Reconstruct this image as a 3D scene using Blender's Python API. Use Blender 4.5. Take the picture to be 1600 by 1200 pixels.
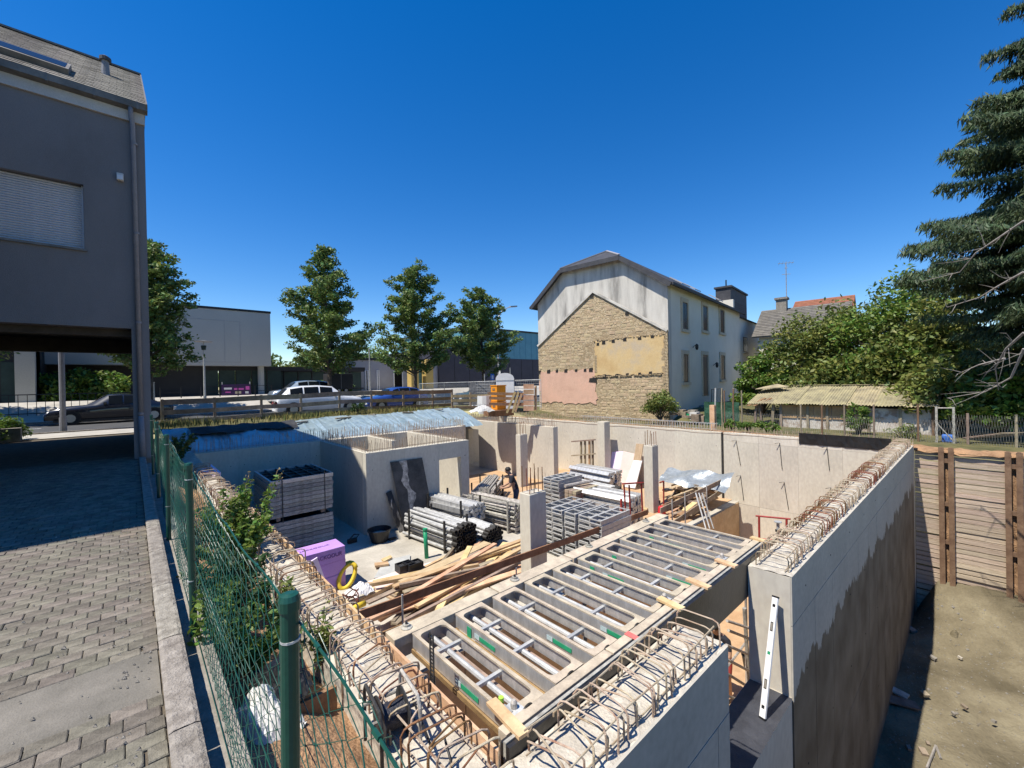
import bpy, math, random
import numpy as np
from mathutils import Vector, Matrix
random.seed(7); RN = np.random.default_rng(7)
for o in list(bpy.data.objects): bpy.data.objects.remove(o)
SC = bpy.context.scene; COL = SC.collection
R = math.radians
# ------------------------------------------------------------------ camera, sky, sun, exposure
CZ = 1.65; FPX = 660.0                       # eye height above the paved yard, focal length for 1600 px
yaw, pit, rol = R(48.0), R(-0.3), R(-1.14)
fw = Vector((math.cos(yaw)*math.cos(pit), math.sin(yaw)*math.cos(pit), math.sin(pit)))
rt0 = Vector((math.sin(yaw), -math.cos(yaw), 0)); up0 = rt0.cross(fw)
rt = rt0*math.cos(rol)+up0*math.sin(rol); up = up0*math.cos(rol)-rt0*math.sin(rol)
cam = bpy.data.cameras.new('camera'); co = bpy.data.objects.new('camera', cam); COL.objects.link(co)
co.matrix_world = Matrix(((rt.x, up.x, -fw.x, 0), (rt.y, up.y, -fw.y, 0), (rt.z, up.z, -fw.z, CZ), (0, 0, 0, 1)))
cam.sensor_width = 36; cam.lens = 36*FPX/1600; cam.clip_start = .05; cam.clip_end = 3000
SC.camera = co
SUN = Vector((-.49, .10, 1.0)).normalized()   # towards the sun
el = math.asin(SUN.z); az = math.atan2(SUN.x, SUN.y)
W = bpy.data.worlds.new('World'); SC.world = W; W.use_nodes = True
nt = W.node_tree; sky = nt.nodes.new('ShaderNodeTexSky'); sky.sky_type = 'NISHITA'; sky.sun_disc = False
sky.sun_elevation = el; sky.sun_rotation = az; sky.air_density = 1.0; sky.dust_density = 0.0; sky.ozone_density = 3.0; sky.altitude = 300
bg = nt.nodes['Background']; bg.inputs[1].default_value = 0.118
hs_ = nt.nodes.new('ShaderNodeHueSaturation'); hs_.inputs['Saturation'].default_value = 1.4; hs_.inputs['Hue'].default_value = .508; nt.links.new(sky.outputs[0], hs_.inputs['Color']); nt.links.new(hs_.outputs[0], bg.inputs[0])
sl = bpy.data.lights.new('sun', 'SUN'); sl.energy = 5.0; sl.angle = R(.53); sl.color = (1, .94, .84)
so = bpy.data.objects.new('sun', sl); COL.objects.link(so); so.rotation_euler = (-SUN).to_track_quat('-Z', 'Y').to_euler(); so.location = (0, 0, 40)
vs = SC.view_settings; vs.view_transform = 'Standard'; vs.look = 'None'; vs.exposure = 0.5; vs.gamma = 1; vs.use_curve_mapping = False
SC.render.resolution_x, SC.render.resolution_y = 1024, 768

# ------------------------------------------------------------------ surveying: sight lines of the photograph to metres
CAM = Vector((0, 0, CZ))
def ray(u, v): return fw+rt*((u-800)/FPX)+up*((600-v)/FPX)
def PZ(u, v, z): d = ray(u, v); return CAM+d*((z-CZ)/d.z)
def PX(u, v, x): d = ray(u, v); return CAM+d*(x/d.x)
def PY(u, v, y): d = ray(u, v); return CAM+d*(y/d.y)
def PD(u, v, s): return CAM+ray(u, v)*s
def PP(u, v, o, n): d = ray(u, v); return CAM+d*((o-CAM).dot(n)/d.dot(n))

# ------------------------------------------------------------------ materials
MATS = {}
def mat(name, c1, c2=None, rough=.85, scale=3.0, fine=40.0, bump=.2, metal=0.0, c3=None, stretch=None, rnd=.0, spec=.4, island=False, dist=.02, transl=0, lo=.35, hi=.65, coat=0, fmix=.22):
    if name in MATS: return MATS[name]
    m = bpy.data.materials.new(name); m.use_nodes = True; MATS[name] = m
    n = m.node_tree.nodes; L = m.node_tree.links; b = n['Principled BSDF']
    b.inputs['Roughness'].default_value = rough; b.inputs['Metallic'].default_value = metal; b.inputs['Specular IOR Level'].default_value = spec
    if coat: b.inputs['Coat Weight'].default_value = coat; b.inputs['Coat Roughness'].default_value = .05
    c2 = c2 or tuple(x*.75 for x in c1)
    tc = n.new('ShaderNodeTexCoord'); src = tc.outputs['Object']
    if stretch:
        mp = n.new('ShaderNodeMapping'); mp.inputs['Scale'].default_value = stretch; L.new(src, mp.inputs[0]); src = mp.outputs[0]
    n1 = n.new('ShaderNodeTexNoise'); n1.inputs['Scale'].default_value = scale; n1.inputs['Detail'].default_value = 6; n1.inputs['Roughness'].default_value = .62; L.new(src, n1.inputs[0])
    n2 = n.new('ShaderNodeTexNoise'); n2.inputs['Scale'].default_value = fine; n2.inputs['Detail'].default_value = 4; L.new(src, n2.inputs[0])
    cr = n.new('ShaderNodeValToRGB'); e = cr.color_ramp.elements
    e[0].position = lo; e[0].color = (*c2, 1); e[1].position = hi; e[1].color = (*c1, 1)
    if c3: q = e.new((lo+hi)/2); q.color = (*c3, 1)
    L.new(n1.outputs[0], cr.inputs[0])
    mx = n.new('ShaderNodeMix'); mx.data_type = 'RGBA'; mx.blend_type = 'OVERLAY'; mx.inputs[0].default_value = fmix
    L.new(cr.outputs[0], mx.inputs[6]); L.new(n2.outputs[0], mx.inputs[7]); out = mx.outputs[2]
    if rnd:
        rn = (n.new('ShaderNodeNewGeometry').outputs['Random Per Island'] if island else n.new('ShaderNodeObjectInfo').outputs['Random'])
        hs = n.new('ShaderNodeHueSaturation'); ma = n.new('ShaderNodeMapRange'); ma.inputs[3].default_value = 1-rnd; ma.inputs[4].default_value = 1+rnd
        L.new(rn, ma.inputs[0]); L.new(ma.outputs[0], hs.inputs['Value']); L.new(out, hs.inputs['Color'])
        ma2 = n.new('ShaderNodeMapRange'); ma2.inputs[3].default_value = .5-.035*rnd/.3; ma2.inputs[4].default_value = .5+.03*rnd/.3
        mm = n.new('ShaderNodeMath'); mm.operation = 'FRACT'; mk = n.new('ShaderNodeMath'); mk.operation = 'MULTIPLY'; mk.inputs[1].default_value = 7.31
        L.new(rn, mk.inputs[0]); L.new(mk.outputs[0], mm.inputs[0]); L.new(mm.outputs[0], ma2.inputs[0]); L.new(ma2.outputs[0], hs.inputs['Hue']); out = hs.outputs[0]
    L.new(out, b.inputs['Base Color'])
    if bump:
        bp = n.new('ShaderNodeBump'); bp.inputs['Strength'].default_value = bump; bp.inputs['Distance'].default_value = dist
        ad = n.new('ShaderNodeMath'); ad.inputs[1].default_value = .5; ad.operation = 'MULTIPLY_ADD'; L.new(n2.outputs[0], ad.inputs[0]); L.new(n1.outputs[0], ad.inputs[2])
        L.new(ad.outputs[0], bp.inputs['Height']); L.new(bp.outputs[0], b.inputs['Normal'])
    if transl:
        tr = n.new('ShaderNodeBsdfTranslucent'); ms = n.new('ShaderNodeMixShader'); ms.inputs[0].default_value = transl
        L.new(out, tr.inputs[0]); L.new(b.outputs[0], ms.inputs[1]); L.new(tr.outputs[0], ms.inputs[2]); L.new(ms.outputs[0], n['Material Output'].inputs[0])
    return m
def glassm(name, tint=(.012, .012, .013), rough=.25):
    if name in MATS: return MATS[name]
    m = mat(name, tint, tuple(x*.8 for x in tint), rough, 1, 3, 0, spec=.10); return m
M = dict(
 conc=mat('concrete', (.60, .555, .46), (.49, .45, .37), .9, .7, 14, .06, c3=(.555, .51, .42), rnd=.06, stretch=(1, 1, .5)),
 conctop=mat('concrete_cut', (.58, .53, .44), (.36, .32, .26), .95, 7, 60, .7, dist=.03),
 paver=mat('paver_concrete', (.20, .178, .142), (.11, .097, .077), .95, 9, 90, .6, rnd=.22, fmix=.35),
 joint=mat('paver_joint_dirt', (.15, .125, .09), (.08, .066, .05), 1, 6, 80, .5),
 patch=mat('asphalt_patch', (.22, .20, .17), (.13, .12, .10), .95, 2.2, 120, .5),
 kerb=mat('kerb_concrete', (.34, .31, .265), (.17, .15, .125), .95, 14, 90, .8, rnd=.1, dist=.03),
 ledge=mat('footing_concrete', (.30, .275, .235), (.19, .17, .14), .95, 8, 70, .5),
 soil=mat('orange_soil', (.40, .235, .125), (.23, .13, .07), 1, 3.5, 45, .9, c3=(.33, .2, .11), dist=.05),
 pitsoil=mat('sandy_floor', (.52, .345, .20), (.38, .24, .13), .95, 2, 40, .5),
 low=mat('olive_clay', (.26, .225, .145), (.10, .082, .048), .97, .55, 22, 1.0, c3=(.17, .142, .088), dist=.06),
 slab=mat('slab_concrete', (.50, .46, .385), (.34, .31, .255), .9, .9, 20, .25),
 asph=mat('asphalt', (.075, .075, .075), (.05, .05, .05), .9, 1.2, 160, .35),
 walk=mat('sidewalk', (.44, .41, .36), (.33, .31, .27), .9, 1.5, 60, .2),
 grass=mat('dry_grass_ground', (.155, .135, .055), (.07, .075, .028), 1, 2.5, 50, .8, dist=.05),
 alu=mat('aluminium_dull', (.62, .62, .61), (.43, .43, .42), .38, 4, 60, .08, .55, rnd=.08, stretch=(1, 2.5, .6)),
 alutop=mat('cement_smeared_flange', (.56, .475, .35), (.37, .31, .23), .75, 7, 60, .2, .05, rnd=.08),
 galv=mat('galvanised_steel', (.56, .56, .54), (.38, .38, .37), .5, 9, 80, .15, .25, rnd=.15),
 galvd=mat('dirty_galvanised', (.47, .445, .39), (.26, .24, .205), .65, 12, 80, .3, .12, rnd=.25),
 steeld=mat('dark_steel', (.075, .072, .068), (.035, .033, .03), .6, 12, 80, .3, .5, rnd=.2),
 rebar=mat('cement_stained_rebar', (.50, .42, .31), (.25, .14, .08), .85, 9, 160, .5, .05, c3=(.43, .34, .24), rnd=.15),
 rust=mat('rusty_rebar', (.29, .14, .07), (.14, .055, .025), .9, 14, 120, .7, .1, rnd=.25),
 beamrust=mat('rusty_beam', (.26, .165, .10), (.15, .085, .05), .85, 5, 80, .5, .2),
 ply=mat('plywood', (.50, .375, .235), (.38, .27, .16), .75, 4, 50, .15, stretch=(1, 6, 1), rnd=.1),
 film=mat('black_film_ply', (.028, .026, .025), (.014, .013, .013), .35, 4, 40, .15),
 filmw=mat('scuffed_film_ply', (.31, .29, .26), (.022, .021, .022), .5, 2.4, 50, .2, lo=.52, hi=.62, stretch=(3.2, 1, .9)),
 wood=mat('fresh_timber', (.62, .44, .25), (.44, .28, .14), .75, 3, 40, .2, stretch=(1, 1, 1), rnd=.22),
 woodo=mat('old_timber', (.34, .27, .195), (.18, .14, .10), .85, 4, 50, .35, rnd=.25),
 woodb=mat('brown_board', (.32, .19, .095), (.19, .105, .05), .8, 4, 50, .3, rnd=.15),
 lag=mat('weathered_lagging', (.58, .47, .36), (.38, .29, .21), .9, 6, 60, .6, rnd=.13, stretch=(1, .25, 2)),
 purple=mat('purple_foam', (.46, .27, .62), (.40, .22, .55), .7, 2, 60, .1),
 lilac=mat('lilac_foam_board', (.78, .66, .83), (.70, .58, .76), .7, 2, 60, .08),
 pink=mat('pink_foam_board', (.76, .60, .54), (.69, .52, .47), .75, 2, 60, .08),
 print=mat('dark_print', (.16, .07, .25), (.13, .05, .2), .7, 5, 30, 0),
 white=mat('white_paint', (.80, .79, .77), (.70, .69, .67), .5, 2, 30, .04),
 whiteg=mat('off_white_paint', (.62, .61, .58), (.52, .51, .48), .6, 2, 30, .06),
 yellow=mat('yellow_hose', (.75, .55, .04), (.62, .43, .03), .5, 4, 30, .05),
 green=mat('green_coated_steel', (.012, .075, .05), (.008, .055, .038), .35, 3, 60, .05, spec=.5),
 greenp=mat('green_pipe', (.02, .30, .14), (.016, .24, .11), .4, 3, 40, .05),
 decal=mat('green_decal', (.03, .35, .17), (.02, .28, .13), .5, 8, 50, 0),
 decalw=mat('pale_decal', (.55, .66, .66), (.42, .52, .52), .5, 8, 50, 0),
 redp=mat('red_painted_steel', (.34, .035, .03), (.22, .025, .02), .55, 5, 60, .2),
 redbright=mat('red_plastic', (.62, .03, .04), (.5, .02, .03), .4, 3, 40, .05),
 redspray=mat('red_spray', (.75, .16, .14), (.6, .13, .11), .7, 9, 60, 0),
 orange=mat('orange_plastic', (.85, .33, .02), (.74, .26, .015), .45, 2, 30, .05),
 black=mat('black_plastic', (.022, .022, .023), (.012, .012, .013), .45, 4, 50, .1),
 blackd=mat('dusty_black', (.05, .05, .052), (.02, .02, .021), .7, 9, 60, .2),
 tarp=mat('silver_blue_foil', (.37, .46, .49), (.26, .35, .39), .28, 2.2, 9, .25, .25, dist=.03, spec=.6),
 tarpg=mat('grey_foil', (.33, .36, .38), (.22, .25, .27), .35, 4, 20, .6, .3, dist=.04),
 bstuc=mat('grey_blue_stucco', (.215, .208, .208), (.15, .145, .146), .95, .45, 140, .5, c3=(.19, .184, .185), stretch=(1, 1, .45), fmix=.3),
 bband=mat('pale_fascia', (.52, .51, .48), (.43, .42, .40), .8, 1.3, 40, .1),
 slate=mat('weathered_slate', (.235, .215, .18), (.12, .11, .095), .85, 2.5, 30, .4, rnd=.2, island=True),
 slated=mat('dark_slate', (.06, .06, .066), (.035, .036, .042), .7, 3, 40, .4),
 shut=mat('shutter_plastic', (.60, .61, .64), (.52, .53, .56), .55, 2, 30, .03),
 zinc=mat('zinc_gutter', (.20, .19, .175), (.12, .115, .105), .6, 3, 30, .1, .4),
 pipegr=mat('pvc_pipe', (.235, .235, .25), (.18, .18, .195), .6, 2, 30, .05),
 dark=mat('dark_recess', (.03, .028, .026), (.016, .015, .014), .9, 3, 30, .1),
 soff=mat('dark_soffit_boards', (.085, .07, .058), (.055, .045, .037), .9, 3, 30, .2),
 rubstone=mat('rubble_block', (.51, .40, .25), (.41, .31, .185), .95, 5, 40, .5, rnd=.10),
 gstone=None, hwhite=mat('weathered_white_render', (.62, .59, .52), (.27, .255, .225), .95, .6, 30, .3, c3=(.52, .49, .43), stretch=(3, 3, .5), lo=.33, hi=.64),
 hcream=mat('cream_render', (.74, .70, .60), (.66, .62, .53), .95, .6, 60, .12),
 hocre=mat('ochre_plaster', (.53, .36, .165), (.50, .40, .27), .95, .8, 18, .3, c3=(.60, .44, .22)),
 hpink=mat('pink_plaster', (.66, .40, .285), (.57, .35, .25), .95, 1.4, 22, .35, c3=(.62, .39, .28)),
 sand=mat('sandstone_trim', (.60, .52, .39), (.50, .43, .32), .9, 3, 50, .15),
 bframe=mat('brown_window_frame', (.07, .045, .03), (.05, .03, .02), .5, 5, 30, .05),
 glass=glassm('window_glass'), glassg=glassm('green_glass', (.05, .075, .07)), carglass=glassm('car_glass', (.012, .015, .018)),
 mossroof=mat('mossy_fibre_cement', (.41, .355, .205), (.22, .19, .125), .95, 1.6, 30, .5, c3=(.34, .295, .18), rnd=.08),
 tileg=mat('grey_roof_tile', (.21, .19, .165), (.12, .11, .10), .9, 3, 20, .4, rnd=.15),
 tiler=mat('red_roof_tile', (.33, .13, .075), (.22, .085, .05), .9, 3, 20, .4, rnd=.15),
 whitewash=mat('flaking_whitewash', (.58, .54, .48), (.33, .25, .19), .95, 3, 20, .6, lo=.38, hi=.52),
 brickw=mat('old_board', (.50, .33, .17), (.36, .22, .11), .9, 2, 30, .3),
 modern=mat('pale_grey_render', (.46, .45, .41), (.42, .41, .375), .9, .3, 20, .05),
 moddk=mat('dark_cladding', (.028, .027, .029), (.02, .02, .022), .6, 1, 20, .05),
 teal=mat('teal_cladding', (.10, .27, .34), (.08, .23, .295), .6, 1, 20, .05),
 navy=mat('dark_violet_cladding', (.05, .047, .062), (.04, .038, .05), .7, 1, 20, .05),
 lgrey=mat('light_grey_cladding', (.37, .36, .37), (.32, .31, .32), .7, 1, 20, .05),
 ycol=mat('yellow_column', (.50, .36, .12), (.43, .30, .09), .8, 2, 20, .05),
 banner=mat('violet_banner', (.055, .018, .10), (.045, .012, .08), .6, 2, 10, 0),
 bpinkm=mat('banner_pink', (.7, .12, .45), (.6, .1, .4), .6, 2, 10, 0),
 bark=mat('bark', (.13, .105, .08), (.065, .05, .038), .95, 6, 40, .7),
 deadw=mat('dead_branch', (.33, .30, .265), (.21, .19, .165), .9, 8, 50, .4),
 leafo=mat('oak_leaf', (.17, .245, .06), (.10, .16, .04), .55, .5, 9, 0, rnd=.45, island=True, transl=.25),
 leafb=mat('shrub_leaf', (.22, .25, .058), (.12, .16, .036), .55, .4, 9, 0, rnd=.38, island=True, transl=.28),
 leafw=mat('weed_leaf', (.16, .25, .04), (.09, .16, .026), .5, .5, 9, 0, rnd=.35, island=True, transl=.3),
 leafd=mat('dark_ivy_leaf', (.05, .10, .024), (.03, .065, .016), .45, .5, 9, 0, rnd=.35, island=True, transl=.25),
 needle=mat('spruce_needle', (.08, .125, .05), (.036, .062, .027), .6, .5, 9, 0, rnd=.35, island=True, transl=.12),
 straw=mat('dry_stalk', (.42, .33, .16), (.30, .23, .10), .9, 3, 30, 0, rnd=.3, island=True),
 tyre=mat('tyre_rubber', (.02, .02, .02), (.014, .014, .014), .85, 5, 30, .1), rim=mat('alloy_rim', (.42, .43, .44), (.34, .35, .36), .35, 3, 30, 0, .8),
 pwhite=mat('car_paint_white', (.66, .67, .68), (.62, .63, .64), .3, 1, 4, 0, coat=.8), pblue=mat('car_paint_blue', (.02, .06, .25), (.018, .05, .21), .3, 1, 4, 0, coat=.8),
 psilv=mat('car_paint_silver_blue', (.28, .34, .41), (.25, .31, .38), .3, 1, 4, 0, .4, coat=.8), pblk=mat('car_paint_black', (.012, .013, .02), (.01, .011, .016), .25, 1, 4, 0, coat=.9),
 pteal=mat('car_paint_dark_teal', (.03, .07, .08), (.025, .06, .07), .3, 1, 4, 0, coat=.8),
 tail=mat('tail_lamp_red', (.35, .015, .012), (.28, .01, .01), .2, 3, 10, 0), lampw=mat('head_lamp_clear', (.7, .72, .74), (.6, .62, .64), .1, 3, 10, 0),
 skin=mat('skin', (.42, .25, .17), (.36, .21, .14), .6, 6, 30, .02), shirt=mat('navy_shirt', (.018, .02, .03), (.012, .013, .02), .9, 6, 60, .1),
 jean=mat('blue_work_trousers', (.06, .075, .115), (.04, .05, .08), .9, 6, 60, .1), hair=mat('dark_hair', (.018, .014, .011), (.01, .008, .006), .6, 20, 60, .2),
 redsh=mat('red_shorts', (.42, .07, .06), (.33, .05, .045), .9, 6, 60, .1), signb=mat('blue_sign', (.05, .18, .6), (.04, .15, .5), .5, 3, 20, 0),
)
def stonemat():
    m = bpy.data.materials.new('rubble_stone'); m.use_nodes = True; n = m.node_tree.nodes; L = m.node_tree.links; b = n['Principled BSDF']; b.inputs['Roughness'].default_value = .95
    tc = n.new('ShaderNodeTexCoord'); mp = n.new('ShaderNodeMapping'); mp.inputs['Scale'].default_value = (5, 5, 12); L.new(tc.outputs['Object'], mp.inputs[0])
    dn = n.new('ShaderNodeTexNoise'); dn.inputs['Scale'].default_value = 2.5; L.new(tc.outputs['Object'], dn.inputs[0])
    am = n.new('ShaderNodeVectorMath'); am.operation = 'MULTIPLY_ADD'; am.inputs[1].default_value = (1.2, 1.2, 1.2); L.new(dn.outputs['Color'], am.inputs[0]); L.new(mp.outputs[0], am.inputs[2])
    v = n.new('ShaderNodeTexVoronoi'); v.feature = 'DISTANCE_TO_EDGE'; v.inputs['Scale'].default_value = 1; L.new(am.outputs[0], v.inputs['Vector'])
    vc = n.new('ShaderNodeTexVoronoi'); vc.inputs['Scale'].default_value = 1; L.new(am.outputs[0], vc.inputs['Vector'])
    cr = n.new('ShaderNodeValToRGB'); e = cr.color_ramp.elements; e[0].color = (.37, .27, .155, 1); e[1].color = (.56, .45, .29, 1); q = e.new(.5); q.color = (.47, .36, .22, 1)
    sp = n.new('ShaderNodeSeparateColor'); L.new(vc.outputs['Color'], sp.inputs[0]); L.new(sp.outputs[0], cr.inputs[0])
    c2 = n.new('ShaderNodeValToRGB'); f = c2.color_ramp.elements; f[0].position = .02; f[1].position = .1; f[0].color = (0, 0, 0, 1)
    L.new(v.outputs['Distance'], c2.inputs[0]); mx = n.new('ShaderNodeMix'); mx.data_type = 'RGBA'; mx.inputs[6].default_value = (.39, .305, .18, 1)
    L.new(c2.outputs[0], mx.inputs[0]); L.new(cr.outputs[0], mx.inputs[7])
    ln = n.new('ShaderNodeTexNoise'); ln.inputs['Scale'].default_value = .6; ln.inputs['Detail'].default_value = 5; L.new(tc.outputs['Object'], ln.inputs[0])
    m2 = n.new('ShaderNodeMix'); m2.data_type = 'RGBA'; m2.blend_type = 'OVERLAY'; m2.inputs[0].default_value = .5; L.new(mx.outputs[2], m2.inputs[6]); L.new(ln.outputs[0], m2.inputs[7]); L.new(m2.outputs[2], b.inputs['Base Color'])
    bp = n.new('ShaderNodeBump'); bp.inputs['Strength'].default_value = .9; bp.inputs['Distance'].default_value = .03; L.new(c2.outputs[0], bp.inputs['Height']); L.new(bp.outputs[0], b.inputs['Normal'])
    return m
M['gstone'] = stonemat()
def wetmat():   # concrete with a ragged damp stain below a water line (world x, z come from the object's own coordinates)
    m = mat('concrete_damp', (.47, .44, .375), (.39, .365, .31), .9, .7, 14, .06, c3=(.435, .405, .345)); n = m.node_tree.nodes; L = m.node_tree.links; b = n['Principled BSDF']
    src = b.inputs['Base Color'].links[0].from_socket; tc = n.new('ShaderNodeTexCoord'); sx = n.new('ShaderNodeSeparateXYZ'); L.new(tc.outputs['Object'], sx.inputs[0])
    mp = n.new('ShaderNodeMapping'); mp.inputs['Scale'].default_value = (1.25, 0, .30); L.new(tc.outputs['Object'], mp.inputs[0])
    nz = n.new('ShaderNodeTexNoise'); nz.inputs['Scale'].default_value = 1.3; nz.inputs['Detail'].default_value = 8; nz.inputs['Roughness'].default_value = .7; L.new(mp.outputs[0], nz.inputs[0])
    a = n.new('ShaderNodeMath'); a.operation = 'MULTIPLY_ADD'; a.inputs[1].default_value = 1.5; L.new(nz.outputs[0], a.inputs[0]); L.new(sx.outputs[2], a.inputs[2])
    k = n.new('ShaderNodeMapRange'); k.inputs[1].default_value = 4.52; k.inputs[2].default_value = 4.545; k.inputs[3].default_value = 1; k.inputs[4].default_value = 0; L.new(a.outputs[0], k.inputs[0])
    d2 = n.new('ShaderNodeTexNoise'); d2.inputs['Scale'].default_value = 1.2; d2.inputs['Detail'].default_value = 7
    mp2 = n.new('ShaderNodeMapping'); mp2.inputs['Scale'].default_value = (1.4, 1.4, 1.1); L.new(tc.outputs['Object'], mp2.inputs[0]); L.new(mp2.outputs[0], d2.inputs[0])
    cr = n.new('ShaderNodeValToRGB'); e = cr.color_ramp.elements; e[0].position = .35; e[0].color = (.12, .093, .062, 1); e[1].position = .70; e[1].color = (.235, .195, .14, 1); L.new(d2.outputs[0], cr.inputs[0])
    mx = n.new('ShaderNodeMix'); mx.data_type = 'RGBA'; L.new(k.outputs[0], mx.inputs[0]); L.new(src, mx.inputs[6]); L.new(cr.outputs[0], mx.inputs[7]); L.new(mx.outputs[2], b.inputs['Base Color'])
    return m
M['wet'] = wetmat()

# ------------------------------------------------------------------ mesh helpers
WL = {}; LOCALP = set()
def tag(o, label=None, cat=None, group=None, kind=None):
    for k, v in (('label', label), ('category', cat), ('group', group), ('kind', kind)):
        if v: o[k] = v
    return o
def thing(name, loc, label, cat, group=None, rz=0, local=False):
    o = bpy.data.objects.new(name, None); o.empty_display_size = .1; COL.objects.link(o); o.location = loc; o.rotation_euler = (0, 0, rz)
    WL[o.name] = Vector(loc)
    if local: LOCALP.add(o.name)
    return tag(o, label, cat, group)
class MB:
    def __init__(s): s.v = []; s.f = []; s.n = 0
    def add(s, v, f):
        b = len(s.v); s.v += [tuple(p) for p in v]; s.f += [tuple(i+b for i in q) for q in f]; return s
    def box(s, x0, x1, y0, y1, z0, z1):
        v = [(x, y, z) for z in (z0, z1) for y in (y0, y1) for x in (x0, x1)]
        return s.add(v, [(0, 2, 3, 1), (4, 5, 7, 6), (0, 1, 5, 4), (2, 6, 7, 3), (0, 4, 6, 2), (1, 3, 7, 5)])
    def cbox(s, x0, x1, y0, y1, z0, z1, c=.008):   # box with chamfered top
        v = [(x, y, z0) for y in (y0, y1) for x in (x0, x1)]+[(x, y, z1-c) for y in (y0, y1) for x in (x0, x1)]+[(x, y, z1) for y in (y0+c, y1-c) for x in (x0+c, x1-c)]
        f = []
        for a in (0, 4): f += [(a, a+1, a+5, a+4), (a+1, a+3, a+7, a+5), (a+3, a+2, a+6, a+7), (a+2, a, a+4, a+6)]
        return s.add(v, f+[(8, 9, 11, 10)])
    def beam(s, p, q, w, h, upv=(0, 0, 1)):
        p, q = Vector(p), Vector(q); d = (q-p).normalized(); U = Vector(upv)
        if abs(d.dot(U)) > .99: U = Vector((1, 0, 0))
        a = d.cross(U).normalized()*(w/2); b = a.cross(d).normalized()*(h/2)
        v = [p-a-b, p+a-b, p+a+b, p-a+b, q-a-b, q+a-b, q+a+b, q-a+b]
        return s.add(v, [(3, 2, 1, 0), (4, 5, 6, 7), (0, 1, 5, 4), (1, 2, 6, 5), (2, 3, 7, 6), (3, 0, 4, 7)])
    def tube(s, pts, r, n=6, cap=True):
        pts = [Vector(p) for p in pts]; rs = r if isinstance(r, (list, tuple)) else [r]*len(pts); v = []; f = []; pa = None
        for i, p in enumerate(pts):
            d = (pts[min(i+1, len(pts)-1)]-pts[max(i-1, 0)]).normalized()
            if pa is None: pa = d.orthogonal().normalized()
            pa = (pa-d*pa.dot(d)).normalized(); pb = d.cross(pa)
            v += [p+(pa*math.cos(t)+pb*math.sin(t))*rs[i] for t in (2*math.pi*k/n for k in range(n))]
        for i in range(len(pts)-1):
            f += [(i*n+k, i*n+(k+1) % n, (i+1)*n+(k+1) % n, (i+1)*n+k) for k in range(n)]
        if cap: f += [tuple(range(n-1, -1, -1)), tuple(range((len(pts)-1)*n, len(pts)*n))]
        return s.add(v, f)
    def prism(s, poly, z0, z1):
        n = len(poly); v = [(x, y, z0) for x, y in poly]+[(x, y, z1) for x, y in poly]
        return s.add(v, [tuple(range(n-1, -1, -1)), tuple(range(n, 2*n))]+[(i, (i+1) % n, (i+1) % n+n, i+n) for i in range(n)])
    def extr(s, poly, off):   # planar polygon of 3d points pushed along off
        n = len(poly); poly = [Vector(p) for p in poly]; off = Vector(off)
        return s.add(poly+[p+off for p in poly], [tuple(range(n-1, -1, -1)), tuple(range(n, 2*n))]+[(i, (i+1) % n, (i+1) % n+n, i+n) for i in range(n)])
    def lathe(s, prof, c=(0, 0, 0), n=16, axis='z'):
        v = []; f = []
        for r, h in prof:
            for k in range(n):
                a = 2*math.pi*k/n; q = (r*math.cos(a), r*math.sin(a), h)
                if axis == 'x': q = (q[2], q[0], q[1])
                if axis == 'y': q = (q[0], q[2], q[1])
                v.append((c[0]+q[0], c[1]+q[1], c[2]+q[2]))
        for i in range(len(prof)-1): f += [(i*n+k, i*n+(k+1) % n, (i+1)*n+(k+1) % n, (i+1)*n+k) for k in range(n)]
        f += [tuple(range(n-1, -1, -1)), tuple(range((len(prof)-1)*n, len(prof)*n))]
        return s.add(v, f)
    def grid(s, fn, nu, nv):
        v = [fn(i/nu, j/nv) for j in range(nv+1) for i in range(nu+1)]; w = nu+1
        return s.add(v, [(j*w+i, j*w+i+1, (j+1)*w+i+1, (j+1)*w+i) for j in range(nv) for i in range(nu)])
    def quads(s, c, a, b):   # numpy leaf cards: centres, half axes
        k = len(s.v); n = len(c); P = np.stack([c-a, c+b*.45+a*.1, c+a, c-b*.45+a*.1], 1).reshape(-1, 3); s.v += P.tolist()
        I = (np.arange(n*4).reshape(-1, 4)+k); s.f += I.tolist(); return s
    def mesh(s, name, m, origin=None, smooth=False):
        me = bpy.data.meshes.new(name); V = np.array(s.v, dtype=np.float64)
        if origin is None: lo = V.min(0); hi = V.max(0); origin = Vector(((lo[0]+hi[0])/2, (lo[1]+hi[1])/2, lo[2]))
        V = V-np.array(origin); me.from_pydata(V.tolist(), [], s.f)
        if m: me.materials.append(M[m] if isinstance(m, str) else m)
        if smooth: me.shade_smooth()
        return me, Vector(origin)
    def build(s, name, m, parent=None, label=None, cat=None, group=None, kind=None, bevel=0, smooth=False, origin=None):
        me, org = s.mesh(name, m, origin, smooth); o = bpy.data.objects.new(name, me); COL.objects.link(o); place(o, org, parent)
        if bevel:
            b = o.modifiers.new('b', 'BEVEL'); b.width = bevel; b.segments = 2; b.limit_method = 'ANGLE'; b.angle_limit = R(35)
        return tag(o, label, cat, group, kind)
def place(o, org, parent):
    if parent is not None:
        o.parent = parent; o.location = org if parent.name in LOCALP else org-WL[parent.name]
        if parent.name in LOCALP: LOCALP.add('~'+o.name)
    else: o.location = org
    # sub-parts of a world-built part are placed relative to its origin, of a local one relative too
    WL[o.name] = org
def inst(name, me, loc, parent=None, rot=(0, 0, 0), scale=None, **kw):
    o = bpy.data.objects.new(name, me); COL.objects.link(o); place(o, Vector(loc), parent); o.rotation_euler = rot
    if scale: o.scale = scale
    if "category" in kw: kw["cat"] = kw.pop("category")
    return tag(o, **kw)
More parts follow.
